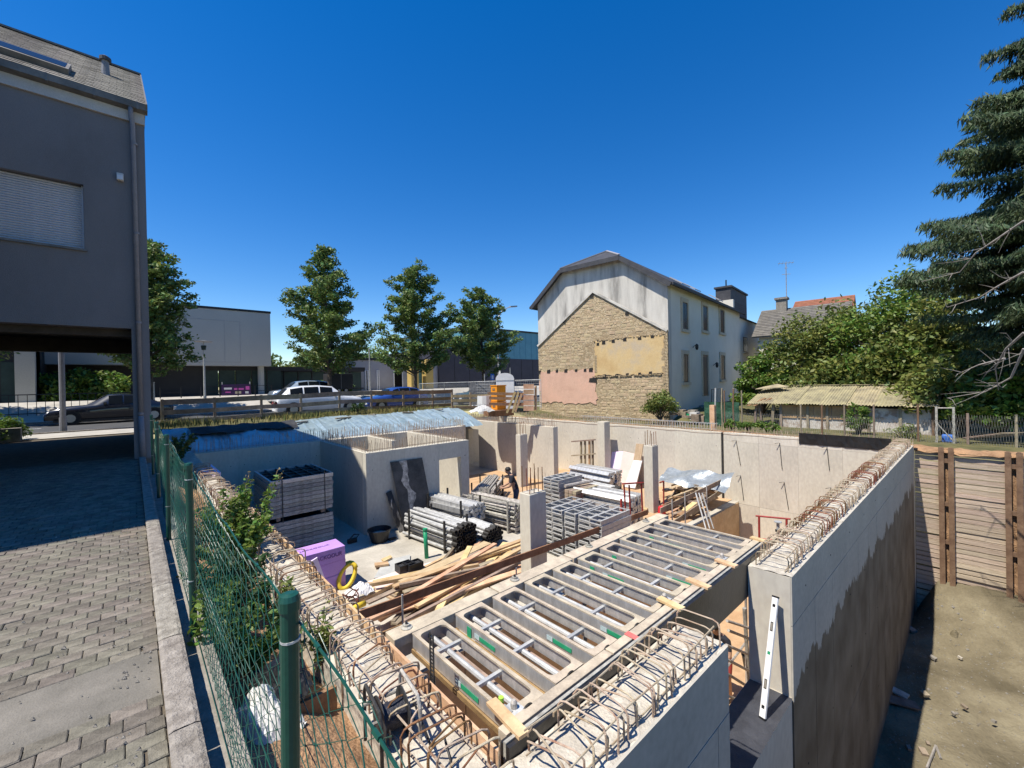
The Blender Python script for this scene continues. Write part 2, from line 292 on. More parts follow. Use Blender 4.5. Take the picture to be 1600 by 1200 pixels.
def copy_tree(o, parent=None):
    c = o.copy(); COL.objects.link(c); c.parent = parent; WL[c.name] = WL.get(o.name, Vector())
    if o.name in LOCALP: LOCALP.add(c.name)
    for ch in o.children: copy_tree(ch, c)
    return c
def box(*a): return MB().box(*a)
def textobj(txt, size, m, parent, loc, rot, ext=.002, name='lettering', sx=1):
    cu = bpy.data.curves.new(name, 'FONT'); cu.body = txt; cu.size = size; cu.extrude = ext; cu.align_x = 'CENTER'; cu.align_y = 'CENTER'
    tmp = bpy.data.objects.new('tmp', cu); COL.objects.link(tmp); dg = bpy.context.evaluated_depsgraph_get()
    me = bpy.data.meshes.new_from_object(tmp.evaluated_get(dg)); bpy.data.objects.remove(tmp); me.materials.clear(); me.materials.append(M[m])
    o = bpy.data.objects.new(name, me); COL.objects.link(o); place(o, Vector(loc), parent); o.rotation_euler = rot; o.scale = (sx, 1, 1); return o
def leaves(mb, centers, n_each, spread, size, flat=.5, droop=0., rng=RN):
    c = np.repeat(np.asarray(centers, float), n_each, 0); N = len(c)
    sp = np.asarray(spread, float); d = rng.normal(size=(N, 3)); d /= (np.linalg.norm(d, axis=1, keepdims=True)+1e-6); d *= rng.random((N, 1))**.45
    c = c+d*sp; a = rng.normal(size=(N, 3)); a[:, 2] = a[:, 2]*flat-droop; a /= np.linalg.norm(a, axis=1, keepdims=True)
    q = rng.normal(size=(N, 3)); q[:, 2] *= flat; b = np.cross(a, np.cross(q, a)); b /= (np.linalg.norm(b, axis=1, keepdims=True)+1e-6)
    sz = size*(.6+.8*rng.random((N, 1))); return mb.quads(c, a*sz, b*sz*1.1)
# ------------------------------------------------------------------ the ground and the setting
ZT, ZF, ZL = -.5, -3.1, -5.3                  # wall tops, slab of the pit, lower level
def noise2(x, y, s=1.0): return math.sin(x*1.7*s+y*.9*s+1.3)*.5+math.sin(x*.6*s-y*1.9*s+.4)*.3+math.sin(x*3.1*s+y*2.7*s)*.2
def gz(x, y):
    z = -.03
    if x > 17:
        t = min(1, max(0, (11.5-y)/4))*min(1, max(0, (34-x)/8)); z -= .62*t
        if y < 20.4 and x < 22: z = min(z, -.03-.60*min(1, max(0, (20.4-y)/2.0)))
    return z
xs = [-400, -120, -40, -12, .20, 17.42, 18, 19.3, 21, 23, 26, 30, 34, 50, 90, 180, 400]
ys = [-400, -100, -30, -8, -2, .5, 2, 4, 6, 8, 10, 12, 14, 17, 20.45, 24, 32, 40, 60, 120, 400]
g = MB(); idx = {}
for j, y in enumerate(ys):
    for i, x in enumerate(xs): idx[i, j] = len(g.v); g.v.append((x, y, gz(x, y)))
for j in range(len(ys)-1):
    for i in range(len(xs)-1):
        if xs[i] >= .2 and xs[i+1] <= 17.42 and -8 <= ys[j] and ys[j+1] <= 20.45: continue
        g.f.append((idx[i, j], idx[i+1, j], idx[i+1, j+1], idx[i, j+1]))
g.build('ground', 'grass', kind='structure', origin=Vector((0, 0, 0)))
# excavated low ground outside the right-hand wall, with a slope of clay at its far end
def lowz(u, v):
    x = 1.1+u*16.6; y = -8+v*9.37; z = -5.4+.06*noise2(x, y, 1.3)+.03*noise2(x*3, y*3)+.018*noise2(x*8+1.7*y, y*9)+.012*noise2(x*19, y*23+x*5)
    bank = max(0, x-14.6)/2.6; z += .85*bank**1.5*(1 if y < .9 else max(0, (1.37-y)/.47))
    z += .25*max(0, -1.2-y)
    return (x, y, z)
MB().grid(lowz, 200, 120).build('excavated_ground', 'low', kind='structure', smooth=True)
box(.36, 1.08, -8, 1.36, -5.6, -.62).build('soil_bank', 'soil', kind='structure')
# trench of orange soil between the yard fence and the left wall
MB().grid(lambda u, v: (.34+u*.75, -2+v*19.6, -.42-.30*u+.05*noise2(u*3, v*40)+.03*noise2(u*9, v*97)), 8, 160).build('trench_soil', 'soil', kind='structure', smooth=True)
# lower level under the deck and the slab of the pit
MB().grid(lambda u, v: (1.48+u*15.8, 1.7+v*4.7, ZL+.03*noise2(u*20, v*8)), 40, 14).build('lower_floor', 'pitsoil', kind='structure', smooth=True)
sl_ = box(1.48, 17.2, 6.25, 20.4, ZF-.3, ZF).build('floor_slab', 'slab', kind='structure')
MB().grid(lambda u, v: (9.6+u*7.6, 6.5+v*11, ZF+.004+.012*(1+noise2(u*12, v*14))), 20, 26).build('sand_cover', 'pitsoil', kind='structure', smooth=True)
for i in range(11):   # shuttering boards on the slab edge
    x0 = 1.5+i*1.42; box(x0, x0+1.40, 6.215-.004*(i % 2), 6.247, ZL, ZF-.02).build('plywood_sheet', 'ply', sl_)
# soil behind the back walls
MB().grid(lambda u, v: (17.18+u*.3, 1.3+v*19.2, -.56+.08*u+.03*noise2(v*50, u)), 2, 60).build('backfill_soil', 'soil', kind='structure', smooth=True)
MB().grid(lambda u, v: (.5+u*12.0, 17.55+v*3, -.72+.52*min(1, v*1.1)+.03*noise2(u*40, v*5)), 50, 10).build('embankment_soil', 'soil', kind='structure', smooth=True)
# street, pavements, kerbs
def strip(name, m, x0, x1, y0, y1, z): return MB().add([(x0, y0, z), (x1, y0, z), (x1, y1, z), (x0, y1, z)], [(0, 1, 2, 3)]).build(name, m, kind='structure')
strip('road', 'asph', -150, 150, 24.3, 31.2, 0)
strip('road_marking', 'white', -150, 150, 24.62, 24.72, .004)
for i in range(9): strip('road_marking', 'white', -20+i*7, -17+i*7, 27.7, 27.82, .004)
box(-150, 150, 31.2, 31.35, -.1, .12).build('street_kerb', 'kerb', kind='structure')
MB().add([(-150, 31.35, .115), (150, 31.35, .115), (150, 32.6, .14), (-150, 32.6, .14), (150, 36, 1.0), (-150, 36, 1.0)], [(0, 1, 2, 3), (3, 2, 4, 5)]).build('sidewalk', 'walk', kind='structure')
strip('forecourt', 'walk', -150, 150, 36.0, 62, 1.0)
box(-60, 16.5, 24.0, 24.15, -.1, .06).build('street_kerb', 'kerb', kind='structure')
strip('near_sidewalk', 'walk', -40, .2, 21.6, 24.0, .012)
# paved yard: bedding, pavers one by one near the eye, the rest as one sheet of blocks
yard = MB().add([(-12, -4, -.016), (.1, -4, -.016), (.1, 22, -.016), (-12, 22, -.016)], [(0, 1, 2, 3)]).build('yard_paving', 'joint', kind='structure')
pm = [MB().cbox(-.0715, .0715, -.0515, .0515, -.05, 0, c).mesh('paver', 'paver', Vector((0, 0, 0)))[0] for c in (.004, .005, .006)]
cells = []; py = .1045
for j in range(int(13.3/py)):
    y = .75+j*py
    if 3.0 < y < 3.53: continue
    off = (.0725 if j % 2 else 0)+random.uniform(-.012, .012); skew = -.03 if y < 3 else 0
    if j % 2: cells.append((-1 if 1.6 < y < 9 else 150, .0595, y))
    for i in range(85):
        x = .023-i*.145-off
        if x < -11.5: break
        q = Vector((x, y, 0))-CAM; d = q.dot(fw)
        vis = d > .3 and abs(q.dot(rt)/d) < 1.3 and -q.dot(up)/d < 1.05
        cells.append((d if vis else 99+d, x, y))
cells.sort(); rest = MB()
for k, (d, x, y) in enumerate(cells):
    dz = random.gauss(0, .0022)-.001; a = random.gauss(0, .010)
    hw_ = .5 if x > .05 else 1.0
    if k < 300: inst('paver', pm[k % 3], (x, y, dz), yard, (random.gauss(0, .006), random.gauss(0, .006), a), (hw_*random.uniform(.975, 1.0), random.uniform(.97, 1.0), 1))
    else: rest.cbox(x-.0713*hw_, x+.0713*hw_, y-.0513, y+.0513, -.05, dz, .005)
rest.build('pavers', mat('paver_far', (.205, .178, .135), (.115, .098, .073), .95, 9, 90, .6, rnd=.22, island=True, fmix=.35), yard, kind='stuff')
MB().grid(lambda u, v: (-9+u*9.09, 2.96+v*.60+.02*noise2(u*30, 1), -.006+.004*noise2(u*40, v*4)), 60, 5).build('asphalt_strip', 'patch', yard)
# crumbs of dirt and grit
gr = MB()
for i in range(520):
    x = -abs(random.gauss(0, .9)) if i % 3 else random.uniform(-.12, .08); y = random.uniform(1.2, 7.0); s = random.uniform(.003, .011)*(1.6 if random.random() < .06 else 1)
    gr.add([(x-s, y, .0), (x+s*.7, y-s, 0), (x+s*.5, y+s, 0), (x, y, s*1.2)], [(0, 1, 3), (1, 2, 3), (2, 0, 3)])
gr.build('grit', 'kerb', kind='stuff', label='loose grit and crumbs on the paving', cat='grit')
kb = thing('kerb_row', (.16, 6, 0), 'row of rough concrete kerb stones edging the paved yard', 'kerb')
for i in range(16):
    y0 = -.4+i*.98; n = 10
    mb = MB(); mb.grid(lambda u, v: (.096+v*.122+.0012*noise2(u*43+i, v*9), y0+u*.972, .05+.0015*noise2(u*17+i*3, v*11)+.0015*noise2(u*91, v*37+i)-(.008 if v in (0, 1) else 0)), 24, 6)
    mb.box(.099, .216, y0+.004, y0+.968, -.35, .042); mb.build('kerb_stone', 'kerb', kb)
box(.215, .385, -2, 13.2, -.55, -.11).build('fence_footing', 'ledge', label='narrow concrete footing strip below the green fence', cat='footing')

# ------------------------------------------------------------------ concrete of the pit
def uhoop(h, w, r, lean=0, tail=0, n=6, skew=0):
    pts = [(-w/2, 0, -.1), (-w/2, 0, h-.05), (-w/2+.015, lean*.3, h-.015), (-w/2+.05, lean*.5, h), (w/2-.05, lean+skew, h), (w/2-.015, lean+skew, h-.015), (w/2, lean*.6+skew, h-.05)]
    pts += [(w/2, skew, -.1)] if not tail else [(w/2, lean*.6+skew, h-tail)]
    return MB().tube(pts, r, n).mesh('rebar', 'rebar', Vector((0, 0, 0)))[0]
HOOPS = [uhoop(h, w, .0066, l, t, 6, s) for h, w, l, t, s in ((.24, .30, 0, 0, 0), (.21, .28, .03, 0, .02), (.26, .31, -.02, 0, -.015), (.19, .26, .05, .1, .03), (.23, .33, -.04, .08, 0))]
HOOPR = []
for me in HOOPS: c = me.copy(); c.materials.clear(); c.materials.append(M['rust']); HOOPR.append(c)
# front and right wall: one wall in line with a window-sized opening
fwall = thing('basement_wall', (9.2, 1.58, -5.4), 'long concrete basement wall on the right, hoops of rebar along its top, damp stain outside', 'concrete wall')
fb = MB(); fb.box(1.48, 3.5, 1.385, 1.8, -5.6, ZT); fb.box(5.18, 17.2, 1.385, 1.8, -5.6, ZT); fb.box(3.5, 5.18, 1.385, 1.8, -5.6, -1.79)
fb.build('wall_core', 'conc', fwall)
WETO = Vector((0, 1.37, -5.4))
def wetpanel(x0, x1, z0, z1, d):
    MB().box(x0+.004, x1-.004, 1.37-d, 1.388, z0+.004, z1-.004).build('concrete_panel', 'wet', fwall, origin=WETO+Vector((0, 0, 0)))
for z0, z1 in ((-5.6, -3.42), (-3.42, -1.02), (-1.02, ZT+.012)):
    x = 1.48
    while x < 17.2:
        w = .90 if z0 < -3 else (1.2 if z0 < -1.1 else 2.7); x1 = min(x+w, 17.2)
        if z1 > -1.7:
            if x < 3.5 < x1: x1 = 3.5
            if 3.5 <= x < 5.18: x = 5.18; continue
            zz0 = z0
        elif x1 > 3.5 and x < 5.18 and z1 > -1.9: pass
        if z0 == -3.42 and x < 5.18:
            if x < 3.5: x1 = min(x1, 3.5); wetpanel(x, x1, z0, z1, random.uniform(0, .003))
            else: x1 = min(max(x1, 4.3), 5.18); wetpanel(x, x1, z0, -1.79, random.uniform(0, .003))
        else: wetpanel(x, x1, z0, z1, random.uniform(0, .003))
        x = x1
th = MB()
for x in np.arange(5.7, 17, 1.2):
    for z in (-.75, -1.7, -2.8, -4.3): th.lathe([(.012, 0), (.012, .004)], (x, 1.366, z), 8, 'y')
th.build('tie_holes', 'dark', fwall, kind='stuff')
for x0, x1 in ((1.5, 3.5), (5.18, 17.2)):   # ragged cast top, inner shutter board edge
    MB().grid(lambda u, v: (x0+u*(x1-x0), 1.372+v*.426, ZT+.012+.012*noise2(u*(x1-x0)*9, v*5)+.008*noise2(u*(x1-x0)*31, v*17)-(.012 if v in (0, 1) else 0)), int((x1-x0)*14), 8).build('cast_top', 'conctop', fwall, smooth=True)
box(5.3, 15.6, 1.802, 1.826, -.75, ZT+.045).build('shutter_board', 'woodo', fwall)
for k, x in enumerate(np.arange(1.62, 3.46, .07)):
    inst('rebar', HOOPS[RN.integers(0, 5)], (x+random.gauss(0, .012), 1.585, ZT), fwall, (random.gauss(0, .035), random.gauss(0, .03), R(90)+random.gauss(0, .09)), (1.06, 1, random.uniform(.72, .88)))
for k, x in enumerate(np.arange(5.3, 17.1, .088)):
    rusty = noise2(x*.9, 2) > .25
    inst('rebar', (HOOPR if rusty else HOOPS)[RN.integers(0, 4)], (x+random.gauss(0, .012), 1.585, ZT), fwall, (random.gauss(0, .05), random.gauss(0, .05), R(90)+random.gauss(0, .09)), (1.1, 1, random.uniform(.75, .92)))
lb = MB()
for x0, x1 in ((1.6, 3.4), (5.25, 17.1)):
    for y, z in ((1.45, .03), (1.72, .05), (1.44, .17), (1.73, .18)):
        lb.tube([(x, y+random.gauss(0, .008), ZT+z+random.gauss(0, .006)) for x in np.linspace(x0, x1, max(4, int((x1-x0)*2)))], .006, 5)
lb.build('long_bars', 'rebar', fwall, kind='stuff')
sm = MB().grid(lambda u, v: (3.51+u*1.66, 1.376+v*.42, -1.785+.004*noise2(u*30, v*9)), 20, 6); sm.build('sill_membrane', mat('bitumen_sheet', (.055, .057, .066), (.03, .031, .037), .6, 4, 60, .3), fwall)
# left wall
lwall = thing('basement_wall', (1.28, 9.5, -5.4), 'concrete wall beside the green fence with bent rebar hoops on top', 'concrete wall')
box(1.09, 1.47, 1.37, 17.6, -5.6, ZT).build('wall_core', 'conc', lwall)
for i in range(13):
    y0 = 1.82+i*1.2; 
    for z0, z1 in ((-5.3, -3.12), (-3.08, ZT-.02)): box(1.468, 1.482+random.uniform(0, .004), y0+.003, y0+1.196, z0, z1).build('concrete_panel', 'conc', lwall)
MB().grid(lambda u, v: (1.085+v*.392, 1.37+u*16.2, ZT+.012+.012*noise2(u*140, v*5)+.008*noise2(u*500, v*17)-(.012 if v in (0, 1) else 0)), 220, 8).build('cast_top', 'conctop', lwall, smooth=True)
for y0, y1 in ((1.83, 3.42), (3.44, 5.9), (5.93, 8.4)): box(1.484, 1.506, y0, y1, -.95, ZT+.075+random.uniform(0, .01)).build('shutter_board', 'wood', lwall)
k = 0; y = 1.55
while y < 13.5:
    for side in ((0,) if random.random() < .55 else (0, 1)):
        rusty = random.random() < (.45 if y < 2.6 else .08)
        inst('rebar', (HOOPR if rusty else HOOPS)[RN.integers(0, 5)], (1.27+random.gauss(0, .02), y+side*.03, ZT), lwall, (random.gauss(0, .07), random.gauss(0, .06), random.gauss(.05, .11)), (1.05, 1, random.uniform(.72, 1.02)))
    y += random.uniform(.08, .13)
lb = MB()
for x, z in ((1.14, .05), (1.42, .06), (1.15, .17)):
    lb.tube([(x+random.gauss(0, .01), y, ZT+z+random.gauss(0, .008)) for y in np.linspace(1.5, 13.5, 40)], .006, 5)
lb.build('long_bars', 'rebar', lwall, kind='stuff')

def bars(x0, x1, y0, y1, z, h, step=.1, mb=None, r=.008):
    """two rows of starter bars along a wall top given as a box in plan"""
    mb = mb or MB(); lx, ly = x1-x0, y1-y0
    L_ = max(lx, ly); n = int(L_/step)
    for i in range(n+1):
        t = i/n
        for o_ in (.2, .8):
            x, y = (x0+t*lx, y0+o_*ly) if lx > ly else (x0+o_*lx, y0+t*ly)
            if random.random() < .08: continue
            hh = h*random.uniform(.75, 1.15); a, b = random.gauss(0, .03), random.gauss(0, .03)
            mb.tube([(x, y, z-.02), (x+a, y+b, z+hh)], r, 4)
    for o_ in (.2, .8):
        p, q = ((x0, y0+o_*ly), (x1, y0+o_*ly)) if lx > ly else ((x0+o_*lx, y0), (x0+o_*lx, y1))
        mb.tube([(*p, z+.06), (*q, z+.06)], r*.8, 4)
    return mb
def wallthing(name, label, segs, m='conc', barh=.33, pw=1.25, faces='', barmat='rebar', zt=ZT, z0=ZF):
    """segs: plan boxes (x0,x1,y0,y1[,z0,z1]); faces: which sides get cast panels"""
    s0 = segs[0]; t = thing(name, ((s0[0]+s0[1])/2, (s0[2]+s0[3])/2, z0), label, 'concrete wall'); core = MB(); bb = MB(); holes = MB()
    for s in segs:
        a, b, c, d = s[:4]; za = s[4] if len(s) > 4 else z0; zb = s[5] if len(s) > 5 else zt
        core.box(a, b, c, d, za-.02, zb)
        if zb == zt and barh: bars(a+.02, b-.02, c+.02, d-.02, zt, barh, .11, bb)
        for fc in faces:
            L0, L1 = (c, d) if fc in 'wW' or fc == 'e' else (a, b); n = max(1, round((L1-L0)/pw))
            if L1-L0 < .35: continue
            for i in range(n):
                p, q = L0+(L1-L0)*i/n+.002, L0+(L1-L0)*(i+1)/n-.002; e = .006+random.uniform(0, .003); g2 = MB()
                if fc == 'w': g2.box(a-e, a+.002, p, q, za, zb-.004)
                if fc == 'e': g2.box(b-.002, b+e, p, q, za, zb-.004)
                if fc == 's': g2.box(p, q, c-e, c+.002, za, zb-.004)
                g2.build('concrete_panel', m, t)
                for hz in (za+.5, zb-.55):
                    if zb-za < 1.5: break
                    for hp in (p+.2, q-.2):
                        if fc == 'w': holes.lathe([(.014, 0), (.014, .006)], (a-e-.003, hp, hz), 6, 'x')
                        if fc == 's': holes.lathe([(.014, 0), (.014, .006)], (hp, c-e-.003, hz), 6, 'y')
    core.build('wall_core', m, t)
    if bb.v: bb.build('starter_bars', barmat, t, kind='stuff')
    if holes.v: holes.build('tie_holes', 'dark', t, kind='stuff')
    return t
wallthing('basement_wall', 'shaded concrete wall at the back left below the silver foil', [(1.48, 12.2, 17.2, 17.6)], faces='s', barh=.42)
wallthing('basement_wall', 'short concrete wall closing the pit towards the portable toilet', [(12.6, 17.5, 20.4, 20.75), (12.2, 12.6, 17.6, 20.75)], faces='s', barh=.3)
MB().grid(lambda u, v: (.6+u*15.6, 20.35+v*3.6, .20*math.sin(min(1, v*1.7)*1.57)*(1 if v < .75 else (1-v)*4)-.02+.03*noise2(u*33, v*6)+.015*noise2(u*90, v*19)), 120, 16).build('verge_berm', 'grass', kind='structure', smooth=True)
core = wallthing('stair_core', 'box-shaped concrete stair core with a doorway and black board leaning on it',
    [(5.4, 8.06, 12.9, 13.15), (9.0, 9.36, 12.9, 13.15), (8.06, 9.0, 12.9, 13.15, -1.06, ZT), (5.4, 5.65, 13.15, 17.2), (9.11, 9.36, 13.15, 17.2), (7.3, 7.5, 15.0, 17.2)], faces='sw', barh=.36)
wallthing('basement_wall', 'sunlit concrete wall across the back with a door recess near its left end', [(14.5, 14.8, 13.3, 19.0), (14.5, 14.8, 19.95, 20.3), (14.5, 14.8, 19.0, 19.95, -1.0, ZT)], faces='w', pw=1.4)
bwall = wallthing('basement_wall', 'tall sunlit concrete wall below the stone gable with a diagonal seam', [(17.2, 17.55, 6.85, 20.4, ZF)], faces='w', pw=1.9)
brwall = wallthing('basement_wall', 'tall pale concrete wall at the back right with hooked bars and foil strip on top', [(17.2, 17.55, 1.37, 6.78, -5.6)], faces='', pw=1.3, barh=.22, z0=-5.6)
for z0, z1 in ((-5.55, -3.18), (-3.17, -.82), (-.815, ZT-.004)):
    for i in range(4):
        y0 = 1.81+i*1.24; box(17.192-random.uniform(0, .004), 17.203, y0+.002, y0+1.237, z0, z1).build('concrete_panel', 'conc', brwall)
MB().beam((17.17, 6.82, -5.5), (17.17, 6.82, ZT), .06, .05).build('joint_strip', 'steeld', brwall)
for (u0, v0, u1, v1) in ((1150, 688, 1157, 727), (1218, 692, 1222, 733), (1292, 698, 1296, 735), (1157, 743, 1162, 782), (1225, 753, 1232, 796), (1298, 762, 1300, 775), (1150, 793, 1152, 824)):
    p, q = PX(u0, v0, 17.17), PX(u1, v1, 17.17); MB().tube([p+Vector((-.1, .12, -.03)), p, q], .011, 5).build('hooked_bar', 'steeld', brwall)
ff = thing('foil_strip', (17.1, 3.2, -.6), 'black drainage foil strip capping the back right wall', 'foil')
for i in range(3): MB().grid(lambda u, v: (17.17-.012*noise2(u*9+i, v*3), 1.85+(i+u)*.80, -.70+v*.38), 8, 2).build('foil_sheet', 'film', ff)
def column(name, label, x0, x1, y0, y1, zt, bh, nb, ex=''):
    t = thing(name, ((x0+x1)/2, (y0+y1)/2, ZF), label, 'column'); box(x0, x1, y0, y1, ZF-.01, zt).build('shaft', 'conc', t, bevel=.012)
    box(x0+.02, x1-.02, y0+.02, y1-.02, zt-.01, zt+.012).build('cast_top', 'conctop', t)
    for i in range(nb):
        x = x0+.05+(x1-x0-.1)*(i/max(1, nb-1)); 
        for y in (y0+.05, y1-.05):
            a, b = random.gauss(0, .02), random.gauss(0, .02); MB().tube([(x, y, zt), (x+a, y+b, zt+bh*random.uniform(.85, 1.1))], .011, 6).build('rebar', 'rust', t)
    return t
column('concrete_column', 'nearest square concrete column in the middle of the pit', 6.22, 6.72, 6.42, 6.74, -.76, .55, 4)
column('concrete_column', 'tall concrete column behind the far end of the formwork deck', 13.55, 13.95, 7.75, 8.1, -.72, .5, 3)
column('concrete_column', 'slim concrete pier in front of the back wall behind the worker', 12.9, 13.35, 13.85, 14.15, -.75, .55, 3)
column('concrete_column', 'concrete pier standing before the seamed back wall', 16.3, 16.75, 11.75, 12.15, -.32, 0, 0)
# ------------------------------------------------------------------ slab formwork deck
NF = 10
def frame(i):
    x = 1.86+.4335*i; t = thing('slotted_grate', (x, 2.55, -.6), f'{["first", "second", "third", "fourth", "fifth", "sixth", "seventh", "eighth", "ninth", "tenth"][i]} aluminium deck frame counted from the left wall', 'deck frame', 'slotted frames of the formwork deck')
    y0, y1, hw, zt = 1.985+random.uniform(-.008, .008), 3.215, .15, -.447+random.gauss(0, .003)
    # top flange: ring with a rounded slot
    out = []; inn = []; n = 6; r = .05; sw = .122; a0, a1 = y0+.065, y1-.06
    corners = [((sw-r, a0+r), -90), ((sw-r, a1-r), 0), ((-sw+r, a1-r), 90), ((-sw+r, a0+r), 180)]; oc = [(hw, y0), (hw, y1), (-hw, y1), (-hw, y0)]
    for (c, a), o_ in zip(corners, oc):
        for k in range(n+1):
            an = R(a+90*k/n); inn.append((x+c[0]+r*math.cos(an), c[1]+r*math.sin(an))); out.append((x+o_[0], o_[1]) if k in (2, 3, 4) else (x+o_[0]*(1 if a in (-90, 90) and k > 3 or a in (0, 180) and k < 3 else .999), o_[1]))
    N = len(inn); mb = MB(); v = [(*p, zt) for p in out]+[(*p, zt) for p in inn]+[(*p, zt-.012) for p in out]+[(*p, zt-.016) for p in inn]
    f = [(k, (k+1) % N, N+(k+1) % N, N+k) for k in range(N)]+[(2*N+k, k, (k+1) % N, 2*N+(k+1) % N) for k in range(N)]+[(N+k, N+(k+1) % N, 3*N+(k+1) % N, 3*N+k) for k in range(N)]
    mb.add(v, f).build('flange', 'alutop', t)
    for s in (-1, 1):
        w = box(x+s*(hw-.006)-.006, x+s*(hw-.006)+.006, y0+.01, y1-.01, zt-.115, zt-.012).build('side_rail', 'alu', t)
    for y in (y0, y1-.012): box(x-hw+.012, x+hw-.012, y, y+.012, zt-.115, zt-.012).build('end_plate', 'alu', t)
    MB().tube([(x+.015, y0+.02, zt-.085), (x+.015, y1-.02, zt-.085)], .022, 8).build('inner_tube', 'galv', t)
    for y in (y0+.42+.1*math.sin(i*2.1), y1-.30): box(x-hw+.012, x+hw-.012, y, y+.03, zt-.075, zt-.05).build('crossbar', 'galv', t)
    box(x-hw-.018, x-hw-.002, y0+.02, y1-.02, zt-.155, zt-.118).build('edge_strip', 'woodb', t)
    if i % 3 != 1: MB().beam((x-.06, y0+.03, zt-.135), (x-.055, y1-.03, zt-.135), .07, .03).build('timber_batten', 'wood', t)
    box(x-.004+.07, x+.03+.07, y0+.03, y1-.03, zt-.15, zt-.12).build('timber_strip', 'woodo', t)
    if i not in (4, 9):
        yy = 2.30+.35*math.sin(i*1.7); d = box(x-hw-.0055, x-hw-.0035, yy, yy+.20, zt-.085, zt-.05).build('decal', 'decal', t)
        box(x-hw-.0065, x-hw-.005, yy+.205, yy+.27, zt-.085, zt-.045).build('decal_end', 'decalw', d)
    if i in (1, 5, 6, 8): box(x-hw-.0062, x-hw-.0042, y1-.25, y1-.19, zt-.12, zt-.03).build('green_stripe', 'decal', t)
    MB().lathe([(.062, 0), (.062, .012)], (x-.01, y0-.022, zt-.035), 16, 'y').build('end_disc', 'steeld', t)
for i in range(NF): frame(i)
t = thing('main_beam', (3.8, 3.32, -.65), 'long aluminium main beam along the far side of the formwork deck', 'beam')
for i in range(4):
    x0 = 1.56+i*1.14; box(x0, x0+1.12, 3.235, 3.40, -.53, -.448-.003*(i % 2)).build('beam_section', 'alutop', t, bevel=.004); box(x0+.01, x0+1.11, 3.29, 3.35, -.66, -.53).build('web', 'alu', t)
for x in (1.72, 2.98, 4.25, 5.6):
    h = MB().lathe([(.05, -.47), (.05, -.44), (.03, -.43), (.03, -.415)], (x, 3.33, 0), 10).build('coupling_head', 'galvd', t); MB().lathe([(.012, -.415), (.012, -.395)], (x, 3.33, 0), 6).build('pin', 'steeld', h)
t = thing('edge_beam', (3.7, 1.87, -.87), 'black faced edge beam along the near side of the formwork deck', 'beam')
box(1.55, 5.93, 1.805, 1.832, -.86, -.425).build('black_panel', 'film', t)
box(1.55, 5.94, 1.836, 1.858, -.80, -.416).build('steel_angle', 'galvd', t)
box(1.55, 5.94, 1.862, 1.884, -.60, -.43).build('black_strip', 'film', t)
for i in range(4):
    x0 = 1.60+i*1.085; box(x0, x0+1.07, 1.888, 1.965, -.52, -.428+random.uniform(-.004, .004)).build('timber_strip', 'alutop', t, bevel=.004)
MB().add([(2.94, 1.862, -.4235), (3.0, 1.862, -.4235), (3.0, 1.964, -.4195), (2.94, 1.964, -.4195)], [(0, 1, 2, 3)]).build('spray_mark', 'redspray', t)
for x, w in ((1.66, .34), (3.62, .25), (4.18, .24), (4.86, .23), (5.86, .20)):
    MB().beam((x, 1.80, -.412), (x+.03, 1.80+w, -.412), .075, .022).build('wood_shim', 'wood', label={1.66: 'long wooden shim at the near left corner of the deck', 3.62: 'small wooden shim on the deck edge nearest the hoops', 4.18: 'small wooden shim on the deck edge, middle one', 4.86: 'small wooden shim on the deck edge towards the opening', 5.86: 'small wooden shim at the far right corner of the deck'}[x], cat='shim', group='wooden shims on the deck edge')
for x, y, l in ((1.78, 2.02, 'galvanised corner clamp with a lime cap at the near deck corner'), (3.72, 2.03, 'galvanised clamp on the deck edge beside a wooden shim'), (5.05, 2.03, 'galvanised clamp on the deck edge near the right wall')):
    c = thing('deck_clamp', (x, y, -.45), l, 'clamp', 'clamps along the deck edge'); box(x-.05, x+.05, y-.05, y+.05, -.45, -.435).build('plate', 'galv', c); MB().lathe([(.022, -.435), (.022, -.40), (.012, -.385)], (x, y, 0), 10).build('head', 'galvd', c)
    box(x-.04, x-.025, y-.02, y+.06, -.60, -.43).build('arm', 'galv', c)
    if x < 2: MB().lathe([(.018, -.435), (.018, -.40)], (x-.03, y+.09, 0), 10).build('cap', mat('lime_plastic', (.45, .75, .08), None, .5, 3, 20, 0), c)
def prop(x, y, z0, z1, label):
    t = thing('steel_prop', (x, y, z0), label, 'prop', 'steel props below the deck'); MB().lathe([(.035, z0+.01), (.035, (z0+z1)/2)], (x, y, 0), 10).build('outer_tube', 'galvd', t); MB().lathe([(.026, (z0+z1)/2), (.026, z1-.01)], (x, y, 0), 10).build('inner_tube', 'galvd', t)
    box(x-.07, x+.07, y-.07, y+.07, z0, z0+.01).build('base_plate', 'galvd', t); box(x-.07, x+.07, y-.07, y+.07, z1-.01, z1).build('head_plate', 'galvd', t); MB().lathe([(.05, 0), (.05, .05)], (x, y, (z0+z1)/2-.03), 10).build('collar', 'steeld', t)
prop(1.95, 3.3, ZL, -.66, 'steel prop under the left end of the main beam'); prop(4.1, 3.3, ZL, -.66, 'steel prop under the middle of the main beam'); prop(4.3, 1.96, ZL, -.62, 'steel prop under the edge beam in the opening'); prop(5.7, 3.3, ZL, -.66, 'steel prop under the far end of the main beam')
pp = PZ(1168, 1095, ZL); prop(pp.x, pp.y, ZL, -2.6, 'steel prop with a cement crusted head seen through the opening')
